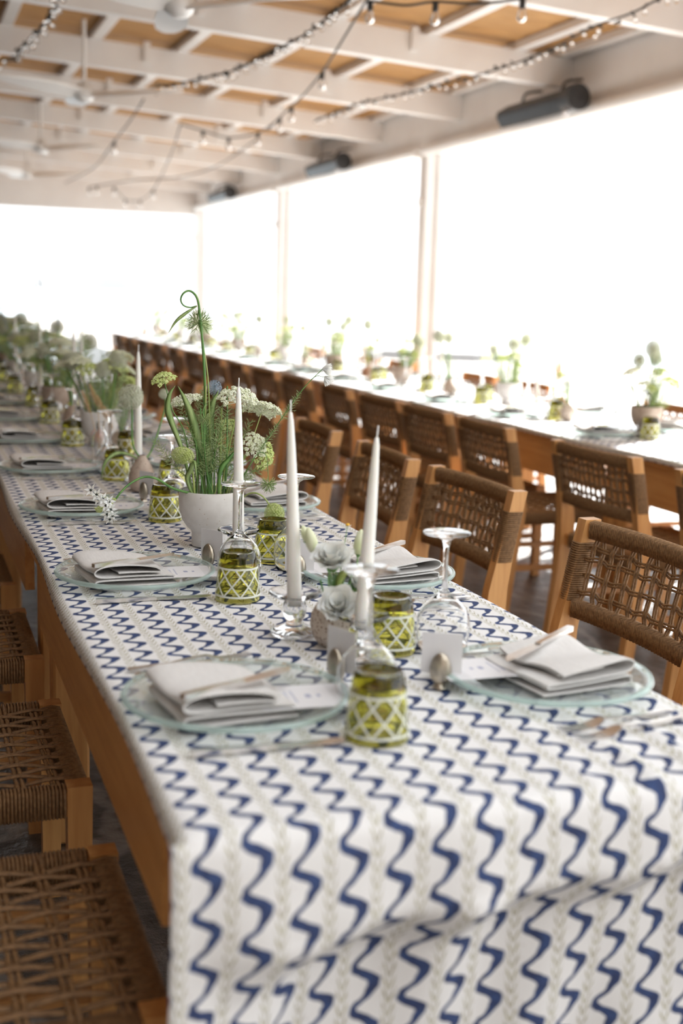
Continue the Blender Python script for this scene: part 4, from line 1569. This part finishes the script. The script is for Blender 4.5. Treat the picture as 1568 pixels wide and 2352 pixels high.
for i in range(9):
    f = tag(MB().tube(bez([inbowl(-0.04 + 0.01 * i, rnd.uniform(-.03, .02)), inbowl(-0.045 + 0.0112 * i, rnd.uniform(-.03, .02)) + Vector((0, 0, 0.06 + 0.03 * (i % 3))), inbowl(-0.05 + 0.0125 * i, 0) + Vector((0.0, 0, 0.12 + 0.05 * (i % 4)))], 6), 0.0019, 6).build('green_stem', 'stem' if i % 3 else 'stempale', None, smooth='all'), 'bare upright green stem in the large footed bowl, %s from left' % ORD[i], 'stem', FLG + ', bare stems')
headed('nigella_stem', 'small nigella bud on a hooked stem left of the middle candle', 'flower', [inbowl(0, -0.02), yy(470, 1040, 1.5), yy(468, 950, 1.5), yy(473, 926, 1.5), yy(466, 945, 1.49), yy(469, 962, 1.48)], NIGS, (0, 0, -1), r0=0.0013, r1=0.0008, scale=0.7)
headed('nigella_stem', 'nigella bud drooping beside the foot of the middle wine glass', 'flower', [inbowl(0.045, -0.01), yy(570, 1075, 1.46), yy(592, 1042, 1.45), yy(610, 1045, 1.44), yy(615, 1080, 1.43), yy(616, 1112, 1.43)], NIGS, (0, 0, -1), r0=0.0011, r1=0.0007, scale=1.0)
headed('thistle_flower', 'grey-blue thistle head behind the looped scape', 'flower', [inbowl(0.0, 0.03), yy(488, 980, 1.66), yy(492, 890, 1.68)], globe_mesh('flower_globe', 'bluef', 0.018, 120, 12), (0.3, -0.2, 1), scale=1.0)

# small speckled vase: white lisianthus
VB = Vector((0.402, 0.668, Z0 + 0.06))


def rose_mesh(name, mat, R, seed, layers=4):
    rnd = random.Random(seed)
    mb = MB()
    for l in range(layers):
        np_ = 3 + l
        open_ = 0.25 + 0.75 * l / layers
        for k in range(np_):
            th = 2 * PI * (k + 0.5 * l) / np_ + rnd.uniform(-.15, .15)
            pts = []
            nu, nv_ = 5, 6
            b = len(mb.v)
            for off in (0.0, 0.0006):
                for j in range(nv_ + 1):
                    t = j / nv_
                    for i in range(nu + 1):
                        s = (i / nu - 0.5) * 2
                        wid = 1.25 * PI / np_ * (0.6 + 0.7 * math.sin(PI * min(1, t * 0.75 + 0.1)))
                        rr = R * (0.12 + open_ * (t ** 1.3) * (1 + 0.12 * math.sin(4 * s + l))) + off
                        z = R * (1.35 * t * (1.05 - 0.42 * open_ * t) - 0.10 * s * s * t) + 0.03 * R * math.sin(7 * s + k)
                        a = th + s * wid
                        mb.v.append((rr * math.cos(a), rr * math.sin(a), z))
            S = (nu + 1) * (nv_ + 1)
            for j in range(nv_):
                for i in range(nu):
                    q = b + j * (nu + 1) + i
                    mb.f.append((q, q + 1, q + nu + 2, q + nu + 1))
                    mb.f.append((q + S, q + S + nu + 1, q + S + nu + 2, q + S + 1))
    return mb.mesh(name, mat, 'all')


ROSE = rose_mesh('bloom', 'petal', 0.024, 2)
BUD = MB().lathe([(0, 0), (0.006, 0.003), (0.0085, 0.012), (0.0080, 0.022), (0.0050, 0.032), (0.0015, 0.037), (0, 0.0375)], 14).mesh('bud', 'bud', 'all')
CAL = MB().lathe([(0.0016, -0.004), (0.005, 0.001), (0.0085, 0.006), (0.0078, 0.007), (0.002, 0.001)], 10).mesh('calyx', 'stem', 'all')
VG = 'white blooms in the small speckled vase'
for px, py, Yq, ax, sc_, w_ in ((765, 1290, .67, (-.25, -.45, 1), 1.55, 'uppermost white lisianthus bloom in the speckled vase'), (783, 1385, .625, (-.35, -.55, .6), 1.45, 'lower white lisianthus bloom at the left of the speckled vase'), (812, 1335, .68, (.35, -.4, .9), 1.15, 'white lisianthus bloom beside the leaning candle')):
    f = flower('lisianthus', w_, 'flower', VG)
    p = yy(px, py + 20, Yq)
    stem_obj(f, [VB, VB.lerp(p, .5) + Vector((0, 0, .012)), p], 0.0017, 0.0014, 'stem')
    link('bloom', ROSE, f, p, orient(ax), sc_)
    link('calyx', CAL, f, p, orient(ax), 1.3)
for px, py, Yq, ax, w_ in ((722, 1262, .72, (-.3, 0, 1), 'pale green lisianthus bud at the upper left of the vase'), (708, 1240, .74, (-.35, 0, 1), 'small closed lisianthus bud leaning furthest left'), (822, 1268, .74, (.1, 0, 1), 'fat cream lisianthus bud against the leaning candle')):
    f = flower('lisianthus', w_, 'flower', VG)
    p = yy(px, py + 8, Yq)
    stem_obj(f, [VB, VB.lerp(p, .55) + Vector((.012, 0, .01)), p], 0.0015, 0.0011, 'stem')
    link('bud', BUD, f, p, orient(ax), 1.25 if py > 1245 else 0.9)
    link('calyx', CAL, f, p, orient(ax), 0.9)
for k in range(5):
    q = VB + Vector((-0.016 + 0.008 * k, 0, 0))
    o = MB().tube(bez([q, q + Vector((0.002 * (k - 2), 0, 0.03)), q + Vector((0.006 * (k - 2), -0.004, 0.055 + 0.006 * (k % 3)))], 5), 0.0016, 6).build('green_stem', 'stem', None, smooth='all')
    tag(o, 'short green stem in the small speckled vase, %s from left' % ORD[k], 'stem', VG + ', bare stems')
f = flower('lisianthus_leaf', 'small bright leaf under the white blooms in the speckled vase', 'leaf', VG)
leaf_obj(f, [VB, VB + Vector((0.004, -0.008, 0.05)), VB + Vector((0.012, -0.016, 0.068)), VB + Vector((0.026, -0.02, 0.066))], 0.007, 'stempale')
f = flower('chamomile', 'tiny orange-centred daisy behind the white blooms', 'flower', VG)
p = yy(798, 1205, .80)
stem_obj(f, [VB, VB.lerp(p, .6), p], 0.0009, 0.0007, 'stem')
MB().sphere(p, 0.0042, 10, 6, (1, 1, .6)).build('flower_eye', noisy('chamomile_eye', (0.75, 0.38, 0.03), (0.85, 0.5, 0.06), (200, 200, 200), 0.8), f, smooth='all')
link('petals', STAR, f, p - Vector((0, 0, .003)), orient((0, -.2, 1)), 0.6)

# allium vase
AV = Vector((0.380, 2.345, Z0 + 0.09))
AG = 'alliums in the brown teardrop vase'
headed('allium', 'round greenish allium globe on a tall stem left of the large bowl', 'flower', [AV, yy(305, 1020, 2.33), yy(303, 945, 2.33), yy(301, 912, 2.33)], GLB, (0, 0, 1), 0.0030, 0.0026, 'stem', 1.18, AG)
headed('allium', 'second allium stem slanting right towards the large bowl', 'flower', [AV, yy(345, 1040, 2.36), yy(365, 985, 2.38), yy(380, 930, 2.40), yy(376, 905, 2.40)], GLB, (-.1, 0, 1), 0.0030, 0.0024, 'stem', 0.5, AG)
f = flower('allium_leaf', 'drooping leaf curving left from the brown teardrop vase', 'leaf', AG)
leaf_obj(f, [AV, yy(290, 1042, 2.33), yy(262, 1043, 2.32), yy(240, 1065, 2.31), yy(232, 1100, 2.31)], 0.006, 'leaf')

# dried grasses in the glass bottle
GB = Vector((0.348, 2.95, Z0 + 0.05))
mb = MB()
rnd = random.Random(31)
for i in range(120):
    z = 0.11 * i / 120
    th = i * 2.4
    d = Vector((math.cos(th), math.sin(th), 0.9)).normalized()
    r_ = 0.016 * math.sin(PI * (0.15 + 0.8 * i / 120)) + 0.003
    mb.tube([(0, 0, z), Vector((0, 0, z)) + d * r_ * rnd.uniform(.7, 1.2)], [0.0014, 0.0004], 3, caps=False)
PLUME = mb.mesh('plume', 'dry')
for i, (px, py) in enumerate(((205, 880), (222, 905), (188, 895), (238, 930))):
    f = flower('dried_grass', 'tan dried grass plume in the glass bottle, %s from the left' % ('second', 'third', 'first', 'fourth')[i], 'dried flower', 'dried grasses in the glass bottle')
    p = yy(px + 20, py + 55, 2.93)
    stem_obj(f, [GB + Vector((0.003 * i - .004, 0, 0)), GB.lerp(p, .6), p], 0.0014, 0.001, 'dry')
    link('plume', PLUME, f, p, orient(yy(px, py, 2.92) - p), 0.75)
f = headed('pink_flower', 'dusty pink flower beside the glass bottle', 'flower', [Vector((0.41, 3.05, Z0)), yy(226, 1000, 3.05)], globe_mesh('flower_globe', 'pink', 0.026, 90, 14), (0, 0, 1), group='dried grasses in the glass bottle', mat='dry')

# ------------------------------------------------------------------ flower prototypes for the distance
def proto_flower(name, mesh, h, mat, cat='flower', scale=1.0, bend=0.0, leaves=0, aim=(0, 0, 1)):
    f = thing(name, 'x', cat)
    pts = [(0, 0, 0), (bend * 0.3, 0, h * 0.5), (bend, 0, h)]
    stem_obj(f, pts, 0.0030, 0.0023, mat, 5, 5)
    link('flower_head', mesh, f, pts[-1], orient(aim), scale)
    for k in range(leaves):
        link('thread_leaves', FEA, f, (bend * 0.2, 0, h * (0.2 + 0.2 * k)), (0.3 * math.cos(k * 2), 0.3 * math.sin(k * 2), k), 0.9)
    return f


p_lace = proto_flower('lace_flower', UMB, 0.20, 'stempale', scale=1.0, bend=0.03)
p_laceg = proto_flower('lace_flower', UMG, 0.17, 'stempale', scale=1.2, bend=-0.03, leaves=1)
p_all = proto_flower('allium', GLB, 0.22, 'stem', scale=1.0, bend=0.02)
p_fen = proto_flower('fennel_sprig', FEA, 0.06, 'stem', 'foliage', scale=1.2, bend=0.01, leaves=2)
p_blue = proto_flower('larkspur', feather_mesh('flower_spike', 'bluef', 0.13, 40, 44, 0.014, 0.0016, 1), 0.22, 'stem', bend=0.05, scale=1.0)
p_leaf = thing('strap_leaf', 'x', 'leaf')
leaf_obj(p_leaf, [(0, 0, 0), (0.01, 0, 0.09), (0.03, 0, 0.16), (0.07, 0, 0.19)], 0.0055, 'leaf')
p_white = proto_flower('lisianthus', ROSE, 0.10, 'stem', scale=1.0, bend=0.02)
p_dry = proto_flower('dried_grass', PLUME, 0.14, 'dry', 'dried flower', scale=1.1, bend=0.03)


def proto_vase(name, prof, th, mat, seg=28):
    return vase(name, 'x', prof, th, (0, 0, 0), mat, None, seg)


v_bowl = proto_vase('footed_bowl', BOWL, 0.005, 'stone')
v_bowlb = proto_vase('footed_bowl', BOWL, 0.005, 'brownpot')
v_round = proto_vase('bud_vase', ROUND, 0.004, 'speck')
v_drop = proto_vase('bud_vase', DROP, 0.0035, 'brownpot')
v_terra = proto_vase('bud_vase', ROUND, 0.004, 'terracotta')


def bouquet(x, y, rowname, k, seed, kind, big=True):
    rnd = random.Random(seed)
    vp = (v_bowl if kind == 0 else v_bowlb) if big else (v_round, v_drop, v_terra)[kind % 3]
    vname = ('footed flower bowl' if big else 'small bud vase')
    place(vp, USED, '%s on the %s, %s from the %s' % (('stoneware ' if kind == 0 else 'brown ') + vname if big else ('speckled ', 'brown teardrop ', 'terracotta ')[kind % 3] + vname, rowname, ORD[k], 'right' if rowname == 'far row' else 'front'), (x, y, Z0), 0, '%ss on the %s' % (vname, rowname))
    zz = Z0 + (0.09 if big else 0.07)
    rad = 0.05 if big else 0.008
    w_ = ' in the %s %s on the %s' % (ORD[k], vname.replace('footed ', ''), rowname)
    if big:
        plan = [(p_lace, 'cream lace flower', 6), (p_laceg, 'green lace flower', 4), (p_all, 'allium globe', 3), (p_fen, 'feathery fennel sprig', 5), (p_leaf, 'curved strap leaf', 2)]
        if rowname == 'far row':
            plan = [(p_all, 'allium globe', 3), (p_lace, 'cream lace flower', 2), (p_laceg, 'green lace flower', 3), (p_fen, 'feathery fennel sprig', 5), (p_leaf, 'curved strap leaf', 3)]
        if kind == 1 and rowname != 'far row' or seed % 3 == 0:
            plan.append((p_blue, 'tall grey-blue larkspur spike', 2))
    else:
        plan = [[(p_white, 'white lisianthus', 3), (p_fen, 'fennel sprig', 1)], [(p_all, 'allium globe', 2), (p_leaf, 'strap leaf', 2)], [(p_dry, 'dried grass plume', 3), (p_laceg, 'green lace flower', 1)]][kind % 3]
    for pr, nm, n in plan:
        spots = []
        for i in range(n):
            a = rnd.uniform(0, 2 * PI)
            r = rad * rnd.uniform(0.2, 0.9)
            til = rnd.uniform(0.05, 0.62 if rowname == 'far row' else 0.46) if big else rnd.uniform(0.0, 0.28)
            rot = Matrix.Rotation(a, 3, 'Z') @ Matrix.Rotation(til, 3, 'Y') @ Matrix.Rotation(rnd.uniform(0, 6), 3, 'Z')
            s_ = rnd.uniform(0.75, 1.2) * (0.9 if rowname == 'far row' else 1.12 if big else 0.9)
            if pr is p_blue and rowname == 'near row':
                s_ *= 1.2
            if pr is p_all and rowname == 'far row':
                s_ = (s_ * 1.15, s_ * 1.15, s_ * 1.35)
            loc = Vector((x + r * math.cos(a), y + r * math.sin(a), zz))
            head = loc + rot @ Vector((0.02, 0, 0.2))
            spots.append(((head - CAM).dot(_r) / (head - CAM).dot(_f), loc, rot, s_))
        spots.sort(key=lambda q: q[0])
        for i, (_x, loc, rot, s_) in enumerate(spots):
            lab = nm + w_ + (', %s from left' % ORD[i] if n > 1 else '')
            place(pr, USED, lab, loc, group=nm + 's' + w_, scale=s_, rot=rot.to_euler())


near_spots = [(0.42, 3.45, 0), (0.40, 4.65, 1), (0.42, 5.75, 0), (0.40, 6.7, 0), (0.41, 7.6, 1), (0.40, 8.6, 0)]
for i, (x_, y_, kd) in enumerate(near_spots):
    bouquet(x_, y_, 'near row', i + 1, 100 + i, kd)
for i, (x_, y_, kd) in enumerate([(0.45, 3.15, 0), (0.38, 3.95, 1), (0.44, 5.15, 2), (0.37, 6.2, 1), (0.43, 7.15, 0), (0.40, 8.1, 1)]):
    bouquet(x_, y_, 'near row', i + 2, 200 + i, kd, big=False)
for i in range(9):
    bouquet(2.91 + 0.04 * math.sin(i * 2), 3.62 + 1.45 * i, 'far row', i, 300 + i, 1 if i % 3 != 1 else 0)
    bouquet(2.86, 4.24 + 1.45 * i, 'far row', 2 * i + 1, 400 + i, i % 3, big=False)

for i in range(9):
    bouquet(2.98, 3.05 + 1.45 * i, 'far row', 2 * i, 500 + i, (i + 1) % 3, big=False)

# place settings on the far row (front side and back side)
rnd = random.Random(77)
for k in range(15):
    y = 2.75 + 0.86 * k
    setting(-1, k, FX0 + 0.17, y, 'at the %s near-side place of the far row' % ORD[k], 'on the far row', k < 3, rnd.uniform(-.08, .08))
    if k < 11:
        setting(1, k, FX1 - 0.17, y + 0.1, 'at the %s window-side place of the far row' % ORD[k], 'on the far row', False, rnd.uniform(-.08, .08))
    for side, dx in (('near-side', 0.36), ('window-side', 0.46)):
        w_ = 'at the %s %s place of the far row' % (ORD[k], side)
        place(tumbler, USED, 'sunlit green lattice tumbler ' + w_, (FX0 + dx + rnd.uniform(-.02, .02), y - 0.14 + rnd.uniform(-.02, .02) + (0.2 if dx > .4 else 0), Z0), rnd.uniform(0, 3), 'green tumblers on the far row')
        place(wineglass, USED, 'second sunlit upturned wine glass ' + w_, (FX0 + dx - 0.05, y + 0.09 + rnd.uniform(-.02, .02) + (0.2 if dx > .4 else 0), Z0), 0, 'wine glasses on the far row')
        place(wineglass, USED, 'sunlit upturned wine glass ' + w_, (FX0 + dx + 0.03, y - 0.02 + rnd.uniform(-.02, .02) + (0.2 if dx > .4 else 0), Z0), 0, 'wine glasses on the far row')
for k in range(9):
    x_, y_ = 2.95 + rnd.uniform(-.06, .04), 3.25 + 1.4 * k
    place(holder, USED, 'glass candlestick on the far row, %s from the right' % ORD[k], (x_, y_, Z0), 0, 'glass candlesticks on the far row')
    place(candle, USED, 'ivory taper candle on the far row, %s from the right' % ORD[k], (x_, y_, Z0 + 0.0465), 0, 'taper candles on the far row')


# ================================================================== OVERHEAD THINGS
def make_fan(label, loc, rz):
    t = thing('ceiling_fan', label, 'ceiling fan', loc, rz, 'white ceiling fans')
    h = roof_z(loc[0]) + 0.2 - loc[2]
    MB().tube([(0, 0, 0.05), (0, 0, h)], 0.014, 10).build('down_rod', 'fanpaint', t, smooth=40)
    MB().lathe([(0, -0.055), (0.035, -0.052), (0.06, -0.035), (0.075, -0.005), (0.072, 0.03), (0.05, 0.06), (0.02, 0.085), (0, 0.088)], 28).build('motor_housing', 'fanpaint', t, smooth=50)
    for k in range(3):
        a = 2 * PI * k / 3
        mb = MB()
        n = 14
        for i in range(n + 1):
            s = i / n
            r = 0.05 + 0.68 * s
            w = 0.034 + 0.045 * math.sin(PI * min(1, s * 0.9 + 0.08)) ** 0.8
            if s > 0.9:
                w *= math.sqrt(max(0.05, 1 - ((s - 0.9) / 0.1) ** 2))
            tw = 0.35 * (1 - s) + 0.12
            c, s_ = math.cos(a), math.sin(a)
            for (u, z) in ((-w, -0.006), (w, -0.006), (w, 0.006), (-w, 0.006)):
                zz = z + u * math.sin(tw) + 0.02 * s
                uu = u * math.cos(tw)
                mb.v.append((r * c - uu * s_, r * s_ + uu * c, zz))
        for i in range(n):
            o = i * 4
            for q in range(4):
                mb.f.append((o + q, o + (q + 1) % 4, o + 4 + (q + 1) % 4, o + 4 + q))
        mb.f += [(3, 2, 1, 0), (n * 4, n * 4 + 1, n * 4 + 2, n * 4 + 3)]
        mb.build('blade', 'fanpaint', t, smooth=40)
    return t


make_fan('white ceiling fan cut by the top edge, one blade hanging into view', (1.0, 4.83, 2.66), PI / 2 - 0.10)
make_fan('white three-bladed ceiling fan under the second rafter at left', (1.0, 8.08, 2.70), PI / 2)
make_fan('white ceiling fan further back at left', (1.12, 12.2, 2.74), PI / 2 - 0.1)
make_fan('white ceiling fan furthest back near the end beam', (1.28, 15.4, 2.74), PI / 2 + 0.2)


def make_heater(label, y0, y1):
    c = (XR - 0.16, (y0 + y1) / 2, 2.70)
    t = thing('patio_heater', label, 'heater', c, 0, 'black heaters on the header')
    L = abs(y1 - y0)
    R = Matrix.Rotation(-0.55, 3, 'Y')
    mb = MB()
    prof = [(0.075, -0.055), (0.075, 0.03), (0.05, 0.06), (-0.05, 0.06), (-0.075, 0.03), (-0.075, -0.055)]
    n = len(prof)
    for yv in (-L / 2 + 0.10, L / 2):
        for a, b in prof:
            q = R @ Vector((a, 0, b))
            mb.v.append((q.x, yv, q.z))
    for k in range(n):
        mb.f.append((k, (k + 1) % n, n + (k + 1) % n, n + k))
    mb.f += [tuple(range(n))[::-1], tuple(range(n, 2 * n))]
    mb.build('heater_body', 'black', t, smooth=40)
    for k in range(7):
        q = R @ Vector((-0.058 + 0.0193 * k, 0, -0.058))
        MB().tube([(q.x, -L / 2 + 0.12, q.z), (q.x, L / 2 - 0.02, q.z)], 0.005, 6).build('grille_bar', 'grille', t, smooth=40)
    q = R @ Vector((0, 0, -0.050))
    MB().box((q.x, 0.05, q.z), (0.13, L - 0.16, 0.008), R).build('reflector', 'grille', t)
    MB().tube([(0, -L / 2 - 0.03, 0.0), (0, -L / 2 + 0.11, 0.0)], 0.088, 22).build('end_drum', 'black', t, smooth=40)
    MB().tube([(-0.03, -L / 2 + 0.075, -0.085), (-0.045, -L / 2 + 0.075, -0.11)], 0.02, 12).build('power_light', 'card', t, smooth=40)
    for yv in (-L / 2 + 0.22, L / 2 - 0.25):
        MB().tube(bez([(0.0, yv, 0.04), (0.03, yv, 0.13), (0.16, yv, 0.16)], 5), 0.010, 8).build('bracket', 'black', t, smooth=40)
    return t


make_heater('large black bar heater on the beam at upper right', 6.45, 7.5)
make_heater('middle black bar heater on the beam', 11.2, 12.25)
make_heater('small black bar heater furthest along the beam', 15.9, 16.95)


def z_at(px, py, Z):
    return at(px, py, 2, Z)


LEDM = MB().sphere((0, 0, 0), 0.013, 8, 6).mesh('led_drop', 'glass', 'all')
LEAFM = MB().box((0, 0, 0), (0.010, 0.034, 0.018)).mesh('wire_clip', 'cable')


def fairy(label, pix, Z, seed, step=0.07):
    rnd = random.Random(seed)
    t = thing('fairy_light_string', label, 'string lights', (0, 0, 0), 0, 'fairy light strings under the roof')
    pts = bez([z_at(px, py, z) for (px, py), z in zip(pix, Z)], 10)
    MB().tube(pts, 0.006, 5).build('wire', 'cable', t, smooth='all')
    acc = 0
    for a, b in zip(pts[:-1], pts[1:]):
        d = (b - a).length
        k = 0
        while acc + k * step < d:
            q = a.lerp(b, (acc + k * step) / d)
            link('led_drop', LEDM, t, q + Vector((rnd.uniform(-.03, .03), rnd.uniform(-.03, .03), -0.02 - rnd.uniform(0, .03))))
            link('wire_clip', LEAFM, t, q + Vector((rnd.uniform(-.015, .015), rnd.uniform(-.015, .015), rnd.uniform(-.02, .01))), (rnd.uniform(0, 3), rnd.uniform(0, 3), rnd.uniform(0, 3)))
            k += 1
        acc = acc + k * step - d
    return t


fairy('dark fairy light string at the upper left corner', [(140, -20), (118, 28), (92, 65), (60, 100), (32, 130), (-20, 142)], [2.82] * 6, 1)
fairy('dark fairy light string swagged across the middle of the roof', [(830, -20), (745, 45), (690, 85), (620, 120), (540, 160), (470, 178), (415, 190), (350, 200)], [2.85, 2.84, 2.82, 2.80, 2.79, 2.80, 2.81, 2.83], 2)
fairy('fairy light string running along the upper right', [(1700, -75), (1530, -10), (1450, 30), (1360, 62), (1270, 110), (1170, 150), (1060, 182), (940, 212), (820, 240), (720, 280)], [2.90, 2.85, 2.82, 2.81, 2.80, 2.80, 2.80, 2.8, 2.8, 2.8], 3, 0.12)

SOCK = MB().lathe([(0, 0.0), (0.014, 0.0), (0.016, -0.012), (0.0165, -0.045), (0.014, -0.05), (0, -0.05)], 14).mesh('socket', 'black', 40)
BULBM = MB().lathe([(0.013, -0.048), (0.020, -0.062), (0.0255, -0.080), (0.024, -0.098), (0.013, -0.112), (0, -0.115), (0, -0.1135), (0.0115, -0.1105), (0.0225, -0.097), (0.024, -0.080), (0.0185, -0.0625), (0.0115, -0.048)], 18).mesh('bulb', 'glass', 'all')


def festoon(label, pix, Z, bulbs):
    t = thing('festoon_light_string', label, 'string lights', (0, 0, 0), 0, 'festoon bulb strings under the roof')
    pts = bez([z_at(px, py, z) for (px, py), z in zip(pix, Z)], 10)
    MB().tube(pts, 0.007, 6).build('wire', 'cable', t, smooth='all')
    for b in bulbs:
        p = z_at(b[0], b[1], b[2])
        q = min(pts, key=lambda w: (w - p).length)
        q = Vector((q.x, q.y, q.z))
        s = link('socket', SOCK, t, q)
        link('bulb', BULBM, s, (0, 0, 0))
    return t


festoon('festoon cable with bulbs dropping from the top centre', [(960, -150), (850, -10), (800, 70), (740, 165), (690, 225), (642, 270), (615, 300)], [2.92, 2.86, 2.83, 2.80, 2.79, 2.78, 2.79], [(740, 165, 2.80), (670, 245, 2.785), (642, 270, 2.78)])
festoon('short festoon swag with two big bulbs at the top right', [(850, 2), (930, 12), (1000, 4), (1100, 8), (1200, -4), (1290, -30), (1480, -60), (1640, -120)], [2.86, 2.81, 2.83, 2.80, 2.83, 2.86, 2.83, 2.90], [(858, 4, 2.86), (1000, 4, 2.83), (1200, -4, 2.83)])
festoon('festoon swag with three bulbs below the fourth rafter', [(415, 285), (466, 300), (525, 316), (592, 305), (640, 275)], [2.80, 2.77, 2.75, 2.77, 2.8], [(466, 300, 2.77), (525, 316, 2.75), (592, 305, 2.77)])
festoon('slack dark cable hanging at the centre left', [(330, 228), (300, 275), (258, 330), (215, 385), (150, 420)], [2.85, 2.80, 2.76, 2.74, 2.76], [(262, 325, 2.76)])
festoon('festoon cable falling to the far end beam', [(415, 285), (390, 360), (352, 436), (322, 460), (288, 458), (262, 430)], [2.80, 2.76, 2.72, 2.70, 2.70, 2.72], [(352, 436, 2.72), (322, 460, 2.70), (288, 458, 2.70), (262, 430, 2.72)])
festoon('thin cable with bulbs in front of the far end beam', [(590, 320), (500, 380), (420, 405), (300, 415), (205, 430)], [2.78, 2.77, 2.76, 2.75, 2.74], [(222, 428, 2.74), (205, 430, 2.74)])

# pale parasol down on the terrace
Ppos = at(1010, 830, 0, 9.0)
t = thing('parasol', 'pale grey parasol outside beyond the far tables', 'parasol', (Ppos.x, Ppos.y, -0.6))
top = at(1060, 752, 0, 9.0).z + 0.6
MB().tube([(0, 0, 0), (0, 0, top - 0.02)], 0.03, 10).build('pole', 'canvas', t, smooth=40)
for k in range(8):
    a0, a1 = 2 * PI * k / 8, 2 * PI * (k + 1) / 8
    r, h = 1.5, 0.42
    v = []
    for z in (0.0, -0.012):
        v += [(0, 0, top + z), (r * math.cos(a0), r * math.sin(a0), top - h + z), (r * math.cos(a1), r * math.sin(a1), top - h + z)]
    v += [(r * math.cos(a0), r * math.sin(a0), top - h - 0.16), (r * math.cos(a1), r * math.sin(a1), top - h - 0.16)]
    MB().add(v, [(0, 1, 2), (5, 4, 3), (1, 6, 7, 2), (4, 5, 7, 6)]).build('canopy_panel', 'canvas', t)
MB().lathe([(0, -0.55), (0.25, -0.55), (0.25, -0.5), (0, -0.5)], 16).build('base', 'canvas', t, loc=(0, 0, 0.55))

# remove prototypes that were never placed
for o in list(bpy.data.objects):
    if o.get('label') == 'x':
        for c in list(o.children_recursive):
            bpy.data.objects.remove(c)
        bpy.data.objects.remove(o)
